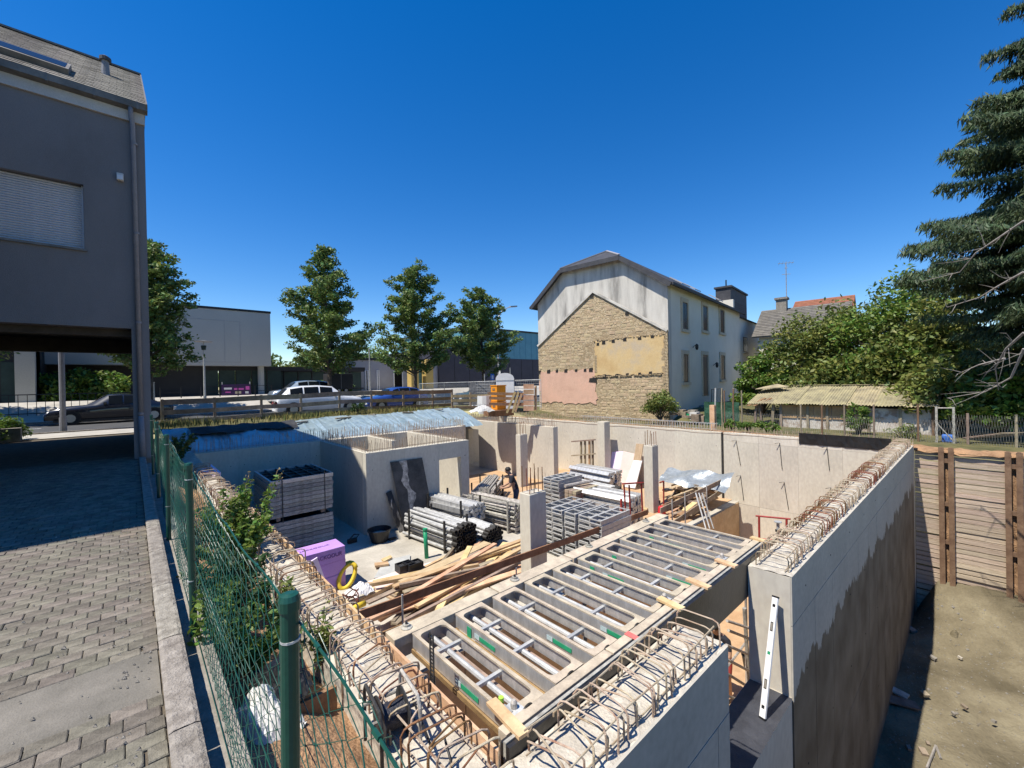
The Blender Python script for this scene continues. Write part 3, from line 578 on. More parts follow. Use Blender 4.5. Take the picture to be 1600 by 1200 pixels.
# perforated strip standing at the left wall, foreground
p0 = PX(676, 1085, 1.53); t = thing('perforated_rail', (1.53, p0.y, -.62), 'dark perforated steel rail standing upright at the first deck frame', 'steel rail')
for s in (-1, 1): box(1.53-.004, 1.53+.004, p0.y+s*.022-.005, p0.y+s*.022+.005, -.66, -.10).build('edge_rail', 'steeld', t)
for k in range(22): box(1.528, 1.532, p0.y-.02, p0.y+.02, -.65+k*.0255, -.64+k*.0255).build('web', 'steeld', t)

# ------------------------------------------------------------------ guard rails along the slab edge
gd = thing('guard_rail', (5, 6.3, ZF), 'brown timber guard rail on thin steel posts behind the formwork deck', 'guard rail')
def gp(u, v): return PY(u, v, 6.32)
for (a, b, h, m, off) in (((560, 962), (1012, 800), .14, 'woodb', 0), ((575, 1003), (815, 905), .13, 'woodb', 0)):
    p, q = gp(*a), gp(*b); MB().beam(p, q, .028, h).build('board', m, gd)
for u, v in ((627, 928), (805, 886), (892, 862), (968, 822)):
    p = gp(u, v); MB().tube([(p.x, 6.29, ZF-.1), (p.x, 6.29, p.z)], .017, 6).build('post', 'galv', gd)
g2 = thing('guard_rail', (14.5, 6.3, ZF), 'timber guard rail between the tall column and the back right wall', 'guard rail')
for a, b in (((1032, 798), (1136, 748)), ((1040, 826), (1136, 762))):
    p, q = gp(*a), gp(*b); MB().beam(p, q, .03, .16).build('board', 'woodo', g2)
for u, v, w in ((1048, 780, 815), (1068, 770, 820), (1102, 758, 800)):
    p = gp(u, v); MB().tube([(p.x, 6.28, ZF-.25), (p.x, 6.28, p.z)], .02, 6).build('post', 'galv', g2)
t = thing('leaning_tubes', (14, 6, ZF), 'three thin steel tubes leaning against the slab edge', 'tubes')
for k in range(3): MB().tube([PY(1087+k*5, 770, 6.15), PY(1103+k*6, 826, 5.7)], .022, 6).build('tube', 'galv', t)

# ------------------------------------------------------------------ fresh timber heap, sheets and small things on the slab
random.seed(11)
for k in range(34):
    f = k/33; a = (563+random.uniform(0, 120), 990-random.uniform(0, 1)*70-f*20); b = (700+random.uniform(20, 150), 905-random.uniform(0, 62)-f*18)
    lv = random.choice((0, 1, 2, 3)); z = ZF+.06+.09*lv; p = PZ(*a, z); q = PZ(*b, z+random.uniform(-.01, .06))
    d = q-p
    if d.length < 1.1: q = p+d.normalized()*1.6; d = q-p
    if d.length > 4.4: q = p+d.normalized()*random.uniform(3.2, 4.4)
    for e in (p, q): e.y = max(e.y, 6.55)
    if math.hypot(q.x-6.47, q.y-6.6) < .5: q.y += .5
    w, h = random.choice(((.10, .06), (.14, .035), (.20, .03), (.08, .08), (.12, .05)))
    MB().beam(p, q, w, h).build('timber_plank', 'wood' if random.random() < .75 else 'woodo', label='loose sawn timber plank lying in the heap beside the nearest column', cat='plank', group='planks in the timber heap')
for k in range(7):
    z = ZF+.03+.04*k; p, q = PZ(610+k*3, 935-k*4, z), PZ(738+k*4, 872-k*4, z); MB().beam(p, q, .34-.01*k, .034).build('plywood_board', 'woodo' if k % 2 else 'ply', label='long narrow board stacked left of the timber heap', cat='board', group='boards stacked left of the timber heap')
def sheet(name, m, pts, z, th, label, cat, group=None):
    P = [PZ(u, v, z) for u, v in pts]; return MB().extr(P, (0, 0, th)).build(name, m, label=label, cat=cat, group=group)
sheet('insulation_sheet', mat('grey_board', (.46, .46, .43), (.36, .36, .34), .8, 3, 40, .2), ((584, 905), (600, 878), (641, 868), (640, 884), (628, 900)), ZF+.02, .03, 'flat grey sheet lying on the slab behind the black crates', 'sheet')
sheet('wooden_offcut', 'wood', ((585, 882), (606, 880), (608, 884), (586, 887)), ZF+.06, .05, 'wooden offcut on the grey sheet, front piece', 'offcut'); sheet('wooden_offcut', 'wood', ((596, 876), (610, 870), (613, 873), (600, 880)), ZF+.06, .05, 'wooden offcut on the grey sheet, rear piece', 'offcut')
sheet('plywood_sheet', 'pink', ((575, 912), (632, 892), (680, 880), (640, 905), (590, 925)), ZF+.05, .06, 'pinkish plywood sheets under the black crates', 'plywood')
for k, (u, v) in enumerate(((632, 885), (647, 883))):
    p = PZ(u, v+6, ZF+.12); t = thing('crate', p, ('black plastic crate on the plywood, left one of the pair', 'black plastic crate on the plywood, right one of the pair')[k], 'crate', 'black crates on the plywood')
    x, y, z = p; box(x-.19, x+.19, y-.14, y+.14, z, z+.03).build('base', 'black', t)
    for a in ((x-.19, x-.17, y-.14, y+.14), (x+.17, x+.19, y-.14, y+.14), (x-.17, x+.17, y-.14, y-.12), (x-.17, x+.17, y+.12, y+.14), (x-.01, x+.01, y-.12, y+.12)): box(*a, z+.03, z+.18).build('side', 'black', t)
    for q in range(6): box(x-.15+.055*q, x-.11+.055*q, y-.1, y+.1, z+.03, z+.14).build('content', 'blackd', t)
# purple foam blocks
t = thing('foam_block', (3.15, 10.4, ZF), 'purple insulation foam stack with dark lettering beside the left wall', 'foam block')
for k in range(3): box(2.55-.01*k, 3.68+.012*(k % 2), 10.1+.01*(k % 2), 10.72, ZF+.32*k+.002, ZF+.32*k+.318).build('foam_slab', 'purple', t, bevel=.006)
textobj('JACKODUR', .125, 'print', t, (3.30, 10.093, ZF+.80), (R(90), 0, 0), sx=.95, ext=.003); textobj('JACKODUR', .09, 'print', t, (3.1, 10.42, ZF+.963), (0, 0, 0), sx=1.4)
P = [PZ(486, 893, -2.2), PZ(513, 887, -2.15), PZ(521, 925, -2.9)]; MB().extr([Vector((p.x, 9.75+.1*k, p.z)) for k, p in enumerate(P)], (.01, .05, 0)).build('foam_board', 'lilac', label='pale lilac triangular foam offcut leaning before the purple foam', cat='foam board')
pts = []
for k in range(26): a = k/25*2*math.pi*1.25; c = PZ(545, 905, ZF+.2); pts.append((c.x+.20*math.cos(a), c.y+.05+.10*math.sin(a)+.004*k, ZF+.25+.24*math.sin(a+.6)))
MB().tube(pts, .05, 8).build('yellow_hose', 'yellow', label='thick yellow hose coiled beside the purple foam', cat='hose', smooth=True)
c = PZ(553, 953, ZF+.3); MB().tube([(c.x-.1, c.y, c.z), (c.x+.1, c.y+.03, c.z+.03), (c.x+.25, c.y+.1, c.z)], .06, 8).build('yellow_hose', 'yellow', label='short piece of yellow hose by the shutter board', cat='hose', smooth=True)
c = PZ(560, 925, ZF+.2)
MB().grid(lambda u, v: (c.x-.25+.55*u, c.y-.2+.4*v, c.z+.18*math.sin(u*3.1)*math.sin(v*3.1)+.05*noise2(u*9, v*8)), 14, 12).build('crumpled_bag', 'white', label='crumpled white plastic bag between the foam and the boards', cat='bag')
c = PZ(548, 945, ZF+.2); MB().tube([(c.x+.16*math.cos(a*1.9), c.y+.12*math.sin(a*1.9), c.z+.02*a+.05*math.sin(a*5)) for a in np.linspace(0, 14, 60)], .012, 5).build('cable_bundle', mat('red_brown_cable', (.16, .05, .035), None, .6, 5, 30, 0), label='tangled red brown cable beside the white bag', cat='cable')
# grey stack of formwork panels, in two bundles
random.seed(5)
z = ZF+.1
for k in range(16):
    if k == 7: z += .13
    if k in (0, 7):
        for x in (3.0, 4.2): box(x-.05, x+.05, 13.25, 15.3, z-.1, z).build('bearer', 'woodo', label=('timber bearer under the lower grey panel bundle', 'timber bearer between the two grey panel bundles')[k > 0], cat='bearer', group=('bearers under the lower bundle', 'bearers between the bundles')[k > 0])
    h = .118; j = random.gauss(0, .012); x0, x1, y0, y1 = 2.78+j, 4.48+j, 13.22+random.gauss(0, .008), 15.3
    t = thing('formwork_shutter', (3.6, 14.2, z), ('topmost grey panel with a ribbed frame of the tall stack in the shade' if k == 15 else f'grey framed formwork panel, {["bottom one", "second from below", "third from below", "fourth from below", "fifth from below", "sixth from below", "seventh from below"][k if k < 7 else min(k-7, 6)]} of the {"lower" if k < 7 else "upper"} bundle in the shaded stack' if k < 14 else 'grey framed formwork panel just below the topmost one in the shaded stack'), 'formwork panel', 'grey panels in the tall shaded stack')
    box(x0+.05, x1-.05, y0+.05, y1-.05, z+.03, z+.045).build('sheet', 'blackd', t)
    fr = MB()
    for a in ((x0, x1, y0, y0+.05), (x0, x1, y1-.05, y1), (x0, x0+.05, y0+.05, y1-.05), (x1-.05, x1, y0+.05, y1-.05)): fr.box(*a, z, z+h-.012)
    fr.build('frame', 'galvd' if k < 15 else 'alu', t)
    if k == 15:
        for q in range(5): box(x0+.3*(q+1)-.02, x0+.3*(q+1)+.02, y0+.05, y1-.05, z+.05, z+h-.014).build('rib', 'steeld', t)
        for q in range(3): box(x0+.05, x1-.05, y0+.5*(q+1)-.02, y0+.5*(q+1)+.02, z+.05, z+h-.018).build('rib', 'steeld', t)
    z += h
for k, x in enumerate((3.1, 4.25)): MB().box(x-.012, x+.012, 13.195, 13.2, ZF+.9, ZF+2.2).build('strap', 'steeld', label=('steel strap round the panel stack, left one', 'steel strap round the panel stack, right one')[k], cat='strap', group='straps on the panel stack')
# black board and narrow board leaning on the core
P = [(6.2, 12.88, -.88), (7.36, 12.88, -.9), (7.55, 12.45, ZF+.01), (6.42, 12.45, ZF+.01)]
lbd = MB().extr(P, (0, -.024, .004)).build('leaning_board', mat('worn_film_ply', (.06, .058, .058), (.02, .02, .021), .45, 2.5, 40, .1), label='big scuffed black board leaning on the concrete core', cat='board')
random.seed(2); Lp, Rp = [], []
for k in range(15):
    f = k/14; c_ = Vector(P[0]).lerp(Vector(P[3]), f)+(Vector(P[1])-Vector(P[0]))*(.36+.05*math.sin(k*1.1)+.06*f); w_ = .06+.07*math.sin(k*.9+1)**2+.03*random.random(); Lp.append(c_+Vector((-w_, -.0275, 0))); Rp.append(c_+Vector((w_*(.6+.6*random.random()), -.0275, 0)))
sm_ = MB()
for k in range(14): sm_.add([Lp[k], Lp[k+1], Rp[k+1], Rp[k]], [(0, 1, 2, 3)])
sm_.build('mortar_smear', mat('dried_mortar', (.40, .385, .36), (.13, .125, .12), .9, 9, 50, .3), lbd)
MB().extr([(6.02, 12.86, -1.85), (6.2, 12.86, -1.8), (6.45, 12.5, ZF+.01), (6.27, 12.5, ZF+.01)], (0, -.03, 0)).build('leaning_board', 'filmw', label='narrow grey board leaning left of the big black board', cat='board')
t = thing('mortar_tub', (5.5, 12.25, ZF), 'round black mortar tub on the slab at the core corner', 'tub'); MB().lathe([(.24, 0), (.33, .34), (.355, .35), (.355, .37), (.32, .37), (.235, .06)], (5.5, 12.25, ZF), 20).build('tub', 'black', t, smooth=False); MB().lathe([(.25, .14), (.29, .22), (.12, .27)], (5.5, 12.25, ZF), 14).build('mortar', 'galvd', t)
c = PZ(551, 848, ZF); t = thing('hand_tool', c, 'dark power tool lying left of the mortar tub', 'tool'); box(c.x-.15, c.x+.12, c.y-.06, c.y+.06, ZF, ZF+.13).build('body', 'black', t, bevel=.02); MB().tube([(c.x+.1, c.y, ZF+.1), (c.x+.2, c.y, ZF+.2), (c.x+.05, c.y, ZF+.24), (c.x-.1, c.y, ZF+.12)], .02, 6).build('handle', 'blackd', t)
c = PZ(613, 843, ZF); MB().box(c.x-.12, c.x+.12, c.y-.06, c.y+.06, ZF, ZF+.05).build('rubber_block', 'black', label='small black block at the foot of the narrow leaning board', cat='block', bevel=.01)
t = thing('green_pipe', (5.88, 10.14, ZF), 'upright green plastic pipe before the prop bundles', 'pipe'); zt = PX(664, 825, 5.88).z; MB().tube([(5.88, 10.14, ZF), (5.86, 10.16, zt-.06)], .055, 14).build('pipe', 'greenp', t, smooth=True); MB().lathe([(.062, 0), (.066, .02), (.066, .06), (.05, .06)], (5.86, 10.16, zt-.06), 14).build('rim', 'greenp', t)

# ------------------------------------------------------------------ props in steel stillages
def propmesh(L, r, endm='ring'):
    mb = MB(); mb.tube([(0, 0, 0), (0, L*.55, 0)], r, 8); mb.tube([(0, L*.55, 0), (0, L, 0)], r*.78, 8); mb.box(-r*1.45, r*1.45, -.012, 0, -r*1.45, r*1.45); mb.box(-r*1.35, r*1.35, L, L+.01, -r*1.35, r*1.35); mb.lathe([(r*1.35, L*.5), (r*1.35, L*.56)], (0, 0, 0), 8, 'y'); return mb
def pipemesh(L, r, n=9):
    mb = MB(); v = []; f = []
    for rr in (r, r*.72):
        for y in (0, L): v += [(rr*math.cos(2*math.pi*k/n), y, rr*math.sin(2*math.pi*k/n)) for k in range(n)]
    for k in range(n):
        k2 = (k+1) % n; f += [(k, n+k, n+k2, k2), (2*n+k, 2*n+k2, 3*n+k2, 3*n+k), (k, k2, 2*n+k2, 2*n+k), (n+k, 3*n+k, 3*n+k2, n+k2)]
    return mb.add(v, f)
def stillage(loc, rz, w, L, h, m, label, rails=True):
    t = thing('stillage', loc, label, 'stillage', rz=rz, local=True)
    for y in (.25, L-.25):
        box(-w/2-.05, w/2+.05, y-.03, y+.03, .02, .09).build('bottom_bar', m, t)
        for s in (-1, 1):
            box(s*(w/2+.03)-.025, s*(w/2+.03)+.025, y-.025, y+.025, 0, h).build('post', m, t)
    if rails:
        for s in (-1, 1): box(s*(w/2+.03)-.02, s*(w/2+.03)+.02, .25, L-.25, h*.5-.02, h*.5+.02).build('side_rail', m, t)
    return t
def bundle(loc, rz, w, L, nx, nz, me, label, group, name='steel_prop', cat='prop', dz=None, jit=.03, heap=True):
    px_ = w/nx; dz = dz or px_*.9; cz, sz_ = math.cos(rz), math.sin(rz)
    for k in range(nz):
        nn = nx-(k % 2)-(2 if heap and k == nz-1 else 0)
        for i in range(nn):
            lx = -w/2+px_*(i+.5+.5*(nx-nn)/1.0)+random.gauss(0, .006); ly = random.gauss(0, jit); lz = .09+px_*.5+k*dz+random.gauss(0, .005)
            inst(name, me, (loc[0]+lx*cz-ly*sz_, loc[1]+lx*sz_+ly*cz, loc[2]+lz), None, (random.gauss(0, .012), random.choice((0, .8, 1.6, 2.3)), rz+random.gauss(0, .018)), label=label, category=cat, group=group)
def _inst_tag(o, **k): return o
ORD = ['first', 'second', 'third', 'fourth', 'fifth', 'sixth', 'seventh', 'eighth', 'ninth']
propA = pipemesh(2.3, .045).mesh('steel_prop', 'galv', Vector((0, 0, 0)))[0]
def endring(me, L, r):   # dark fork-head at the near end of a prop
    mb = MB(); mb.tube([(0, 0, 0), (0, L, 0)], r, 8); mb.lathe([(r*1.5, -.16), (r*1.5, .0)], (0, 0, 0), 8, 'y'); return mb
propE = MB(); propE.tube([(0, 0, 0), (0, 2.3, 0)], .044, 9); propE.f = propE.f; propEm = propE.mesh('steel_prop', 'galv', Vector((0, 0, 0)))[0]
propEm.materials.append(M['steeld'])
hd = pipemesh(.22, .057); n0 = len(propE.v)
full = MB(); full.add(propE.v, propE.f); nf = len(full.f); full.add([(x, y-.2, z) for x, y, z in hd.v], hd.f)
propD = full.mesh('steel_prop', 'galv', Vector((0, 0, 0)))[0]; propD.materials.append(M['steeld'])
for p in propD.polygons:
    if p.index >= nf: p.material_index = 1
propC = MB(); propC.tube([(0, 0, 0), (0, 2.2, 0)], .034, 8); propC.box(-.055, .055, -.01, 0, -.055, .055); propC.box(-.05, .05, 2.2, 2.21, -.05, .05); propCm = propC.mesh('steel_prop', 'galvd', Vector((0, 0, 0)))[0]
chan = MB(); chan.box(-.075, .075, 0, 2.1, -.06, .06); chan.box(-.05, .05, -.012, .0, -.04, .04); chanm = chan.mesh('aluminium_profile', 'alu', Vector((0, 0, 0)))[0]
stillage((6.85, 9.85, ZF), R(6), .78, 2.2, .9, 'steeld', 'steel stillage holding the nearest prop bundle by the green pipe'); bundle((6.85, 9.85, ZF), R(6), .78, 2.3, 8, 8, propD, 'steel prop in the nearest bundle by the green pipe', 'props in the nearest bundle')
stillage((7.75, 9.7, ZF), R(4), .7, 2.0, .6, 'steeld', 'low steel stillage right of the nearest prop bundle', False); bundle((7.75, 9.7, ZF), R(4), .66, 2.2, 7, 5, propD, 'steel prop in the low bundle right of the green pipe', 'props in the low bundle')
stillage((8.05, 10.75, ZF), R(8), .8, 2.1, 1.05, 'steeld', 'steel stillage of wide aluminium profiles before the core doorway'); bundle((8.05, 10.75, ZF), R(8), .78, 2.1, 5, 6, chanm, 'wide aluminium profile in the stillage before the core doorway', 'profiles before the core doorway', 'aluminium_profile', 'profile', dz=.13, heap=False)
stillage((9.15, 9.8, ZF), R(10), .8, 2.0, 1.0, 'galvd', 'steel stillage of props with pale square feet behind the nearest column'); bundle((9.15, 9.8, ZF), R(10), .8, 2.2, 8, 9, propCm, 'prop with pale square foot plates behind the nearest column', 'props with pale feet')
stillage((9.75, 12.6, ZF), R(-50), .9, 2.0, .9, 'steeld', 'steel stillage of props at the far corner of the core'); bundle((9.75, 12.6, ZF), R(-50), .85, 2.2, 9, 8, propCm, 'thin prop in the bundle left of the worker', 'props left of the worker')
stillage((13.2, 9.2, ZF), R(0), .9, 2.0, .8, 'steeld', 'steel stillage of dark ended props behind the panel stacks'); bundle((13.2, 9.2, ZF), R(2), .85, 2.2, 8, 7, propD, 'dark ended prop behind the panel stacks', 'props behind the panel stacks')
bundle((14.6, 10.0, ZF), R(0), .9, 2.2, 7, 7, chanm, 'aluminium profile in the rear bundle before the pier', 'profiles before the pier', 'aluminium_profile', 'profile', dz=.13, heap=False)
stillage((11.9, 7.4, ZF), R(4), .95, 2.0, 1.0, 'redp', 'red stillage of profiles left of the tall column'); bundle((11.9, 7.4, ZF), R(4), .9, 2.0, 6, 7, chanm, 'aluminium profile in the red stillage', 'profiles in the red stillage', 'aluminium_profile', 'profile', dz=.13, heap=False)
# stacks of small aluminium panels, each panel a ladder frame
pmb = MB(); 
for y in (-.17, .17): pmb.box(0, 1.3, y-.009, y+.009, 0, .125); pmb.box(.004, 1.296, y-.016 if y < 0 else y-.026, y+.026 if y < 0 else y+.016, .108, .124)
for x in (0, .32, .64, .96, 1.27): pmb.box(x, x+.03, -.16, .16, .0, .022); pmb.box(x, x+.03, -.16, .16, .10, .122)
palm = pmb.mesh('panel', 'galv', Vector((0, 0, 0)))[0]
for c in range(5):
    y = 8.02-c*.37-(.07 if c > 1 else 0)+(-.05 if c > 2 else 0)
    for k in range(9): inst('formwork_element', palm, (8.42+random.gauss(0, .008)+.05*(c > 2), y+random.gauss(0, .006), ZF+.08+k*.137), None, (0, 0, random.gauss(0, .008)), label=f'aluminium ladder panel, {ORD[k]} from below in {ORD[c]} column of stack beside nearest column', cat='panel', group='panels in the stack by the nearest column')
for c in range(2):
    y = 10.35-c*.37
    for k in range(9): inst('formwork_element', palm, (10.9+random.gauss(0, .008), y+random.gauss(0, .006), ZF+.08+k*.137), None, (0, 0, random.gauss(0, .008)), label=f'aluminium ladder panel, {ORD[k]} from below in {ORD[c]} column of the rear stack', cat='panel', group='panels in the rear stack')
for k in range(8):
    for c in range(3): MB().beam((10.95, 9.5-c*.17, ZF+.14+k*.12), (12.2, 9.5-c*.17, ZF+.14+k*.12), .15, .105).build('timber_beam', 'woodo', label='brown timber beam stacked beside the rear panels', cat='beam', group='timber beams beside the rear panels')
c = (11.3, 9.5, ZF+1.2); MB().tube([(11.0, 9.6, ZF+1.13), (12.2, 9.35, ZF+1.15)], .06, 8).build('rolled_mat', 'galvd', label='grey roll lying on the timber beams', cat='roll')
# red frames, red can, boards leaning on the back wall, rubble heap
def redframe(P, label, posts=()):
    t = thing('red_scaffold', P[0], label, 'scaffold')
    for a, b in zip(P[0::2], P[1::2]): MB().tube([a, b], .028, 6).build('tube', 'redp', t)
def y_(u, v, y): return PY(u, v, y)
redframe([y_(973, 756, 7.2), y_(1005, 754, 7.2), y_(975, 758, 7.2), y_(978, 806, 7.2), y_(983, 758, 7.2), y_(985, 806, 7.2), y_(1002, 756, 7.2), y_(1004, 800, 7.2)], 'red steel frame leaning left of the tall column')
redframe([y_(1031, 754, 7.6), y_(1037, 752, 7.6), y_(1037, 752, 7.6), y_(1037, 790, 7.6)], 'red steel frame showing right of the tall column')
a, b, c, d = PX(1181, 806, 13), PX(1235, 811, 13), PX(1186, 842, 13), PX(1229, 846, 13)
redframe([a, b, PX(1186, 806, 13), Vector((13, PX(1186, 842, 13).y, ZL)), PX(1229, 811, 13), Vector((13, PX(1229, 842, 13).y, ZL)), c, d], 'red scaffold frame on the lower level by the right wall')
p = PX(1216, 845, 9.5); t = thing('screw_jack', p, 'galvanised screw jack standing behind the deck corner', 'jack'); MB().lathe([(.09, 0), (.09, .012), (.028, .02), (.028, .36), (.07, .37), (.07, .385)], p, 12).build('jack', 'galv', t); MB().lathe([(.05, .18), (.05, .22)], p, 10).build('nut', 'steeld', t)
p = PZ(986, 800, ZF); p.y += .2; t = thing('fuel_can', p, 'red plastic can at the foot of the red frame', 'can'); MB().lathe([(.13, 0), (.16, .05), (.16, .3), (.06, .38), (.06, .42)], p, 12).build('body', 'redbright', t); MB().tube([p+Vector((-.08, 0, .36)), p+Vector((0, 0, .5)), p+Vector((.1, 0, .36))], .02, 6).build('handle', 'redbright', t)
p = PZ(1034, 805, ZF); MB().lathe([(.1, 0), (.14, .06), (.12, .28), (.04, .33)], p, 10).build('red_bag', 'redbright', label='red bag lying right of the tall column', cat='bag')
def board(pts, x, dx, m, label):
    P = [PX(u, v, x) for u, v in pts]
    for i in (2, 3): P[i].z = max(P[i].z, ZF+.01); P[i].x -= .4
    MB().extr(P, (-.05, 0, 0)).build('leaning_board', m, label=label, cat='board')
board(((957, 706), (975, 705), (973, 762), (958, 762)), 17.05, 0, 'lilac', 'pale lilac foam board leaning on the back wall behind the profiles')
board(((974, 705), (1000, 711), (992, 760), (974, 762)), 17.0, 0, 'pink', 'broad pink foam board leaning on the back wall')
board(((995, 693), (1006, 694), (1003, 760), (992, 760)), 16.9, 0, 'ply', 'plywood strip leaning on the back wall left of the tall column')
board(((991, 719), (1004, 720), (1001, 760), (984, 758)), 16.4, 0, 'white', 'white board leaning left of the tall column')
t = thing('foil_roll', (15.5, 7.2, ZF+1), 'grey plastic foil thrown over the timber rubble by the back wall', 'foil')
MB().grid(lambda u, v: (16.2-.9*v+.06*noise2(u*9, v*7), 8.6-2.6*u, -2.05-.30*v+.10*noise2(u*7, v*5)+.25*u*(1-v)), 18, 8).build('foil', 'tarpg', t, smooth=True)
random.seed(21)
for k in range(46):
    u, v = random.uniform(1032, 1128), 0; x = random.uniform(13.8, 16.6); y = random.uniform(6.5, 8.2); z = ZF+.12+random.random()*.75*(1-abs(x-15.6)/2.2 if abs(x-15.6) < 2 else .1)
    a = random.choice((0, 0, .2, -.3, .6, 1.4)); L = random.uniform(.5, 1.7); d = Vector((math.cos(a), math.sin(a), random.gauss(0, .12)))*L/2; p = Vector((x, y, z))
    q0, q1 = p-d, p+d
    for q in (q0, q1): q.z = max(q.z, ZF+.06); q.y = max(q.y, 6.45); q.x = min(q.x, 16.9)
    MB().beam(q0, q1, random.choice((.08, .12, .18)), random.choice((.03, .05, .08))).build('timber_offcut', random.choice(('wood', 'woodo', 'woodo', 'woodb', 'ply')), label='timber offcut in the rubble heap before the back right wall', cat='offcut', group='offcuts in the rubble heap')
# shoring timbers left of the pier
t = thing('shoring_frame', (16.6, 13.2, ZF), 'timber and steel shoring frame against the back wall', 'shoring')
for u in (908, 914, 921, 926): a, b = PX(u, 688+random.uniform(-2, 4), 16.4), PX(u, 735, 16.4); b.z = ZF; MB().beam(a, b, .08, .08, (1, 0, 0)).build('post', 'wood' if u % 2 else 'woodo', t)
for v in (690, 712): MB().beam(PX(893, v, 16.3), PX(930, v-3, 16.3), .06, .06).build('rail', 'woodo', t)
# spirit level in the opening
a, b = PY(1191, 1098, 1.50), PY(1212, 932, 1.50); a.z = -1.78; d = (b-a); t = thing('spirit_level', a, 'white spirit level leaning in the wall opening', 'spirit level')
MB().beam(a, b, .024, .062, (-.3, -1, .2)).build('body', 'white', t, bevel=.003); nrm = Vector((-.3, -1, .2)); nrm = (nrm-d.normalized()*nrm.dot(d.normalized())).normalized()
for f_, L_, m in ((.09, .03, 'black'), (.27, .09, 'black'), (.52, .03, 'greenp'), (.74, .09, 'black'), (.92, .03, 'black')):
    c = a+d*f_; s = d.normalized().cross(nrm); MB().beam(c-d.normalized()*L_/2, c+d.normalized()*L_/2, .026, .03, nrm).build('slot', m, t)
    if L_ > .05: MB().beam(c-d.normalized()*L_*.4, c+d.normalized()*L_*.4, .0275, .02, nrm).build('grip_hole', 'ledge', t)
for f_ in (.003, .997): c = a+d*f_; MB().beam(c-d.normalized()*.008, c+d.normalized()*.008, .028, .066, nrm).build('end_cap', 'black', t)
# scaffold tower and bucket seen through the opening
def lw(u, v): return PZ(u, v, ZL)
t = thing('scaffold_ladder', lw(1150, 1100), 'steel scaffold ladder frame seen through the wall opening', 'scaffold')
A, B = PY(1130, 970, 2.9), PY(1182, 980, 2.9)
for (u0, v0, u1, v1) in ((1136, 970, 1178, 984), (1138, 985, 1176, 1000), (1135, 1008, 1168, 1022), (1135, 1030, 1170, 1048), (1135, 1052, 1172, 1075), (1130, 1085, 1172, 1100)):
    MB().tube([PY(u0, v0, 2.9), PY(u1, v1, 2.9)], .025, 6).build('rung', 'galvd', t)
MB().tube([PY(1163, 950, 2.95), PY(1173, 1110, 2.95)], .035, 8).build('upright', 'galvd', t); MB().tube([PY(1130, 1050, 3.0), PY(1180, 985, 3.0)], .02, 6).build('brace', 'galvd', t)
p = lw(1172, 1043); t = thing('bucket', p, 'black bucket on the sandy lower floor seen through the opening', 'bucket'); MB().lathe([(.14, 0), (.18, .27), (.19, .28), (.17, .28), (.13, .05)], p, 14).build('bucket', 'black', t); MB().tube([p+Vector((.18*math.cos(a), .05, .28+.12*math.sin(a))) for a in np.linspace(0, math.pi, 8)], .006, 4).build('handle', 'steeld', t)
# ------------------------------------------------------------------ green chain-link fence
fn = thing('chain_link_fence', (.29, 5, -.2), 'green chain link fence between the paved yard and the building pit', 'fence')
PYS = [-1.4, 1.19, 3.77, 6.34, 8.9, 11.4]; TOPZ = 1.10
for k, y in enumerate(PYS):
    ln = -.02 if k == 1 else .005*(k % 3)
    p = MB().tube([(.29+ln, y, -.4), (.29, y, TOPZ-.005)], .0225, 16).build('post', 'green', fn, smooth=False)
    MB().lathe([(.0255, -.012), (.0265, -.02), (.0265, .005), (.022, .018), (.010, .022)], (.29, y, TOPZ), 16).build('cap', 'green', p, smooth=False)
    for z in (.28, 1.0): MB().lathe([(.0245, 0), (.0245, .006)], (.29, y, z), 12).build('wire_clip', 'galv', p)
    MB().box(.288, .296, y+.02, y+.045, 1.01, 1.06).build('tensioner', 'black', p)
def sag(y):
    for a, b in zip(PYS, PYS[1:]):
        if a <= y <= b: t = (y-a)/(b-a); return -.035*4*t*(1-t)+.008*math.sin(y*9)
    return 0
mesh = MB(); ny = int((11.4+1.4)/.05)
for i in range(ny):
    y = -1.4+i*.05; top = 1.045+sag(y+.025); N = 34; bow = .012*math.sin(y*2.3)
    pts = [(.322+.008*math.sin(k*.5+y*3)+bow+(.004 if k % 2 else -.004), y+(.05 if (k+i) % 2 else 0)+.004*math.sin(k*2.2+i*1.7), -.11+(top+.11)*k/N) for k in range(N+1)]
    if 0 < y < 4: mesh.tube(pts, .0016, 4, False)
    else: mesh.tube(pts, .0017, 3, False)
mesh.build('wire_mesh', 'green', fn, kind='stuff')
for z0, r in ((1.05, .0032), (.42, .0022), (-.10, .0022)):
    MB().tube([(.311, y, z0+(sag(y) if z0 > 1 else 0)) for y in np.arange(-1.4, 11.41, .12)], r, 5).build('tension_wire', 'green', fn)
tw = MB()
for i in range(40):
    y = -1.2+i*.32; tw.lathe([(.006, -.012), (.006, .012)], (.311, y, 1.05+sag(y)), 6, 'y')
tw.build('wire_twists', 'green', fn, kind='stuff')

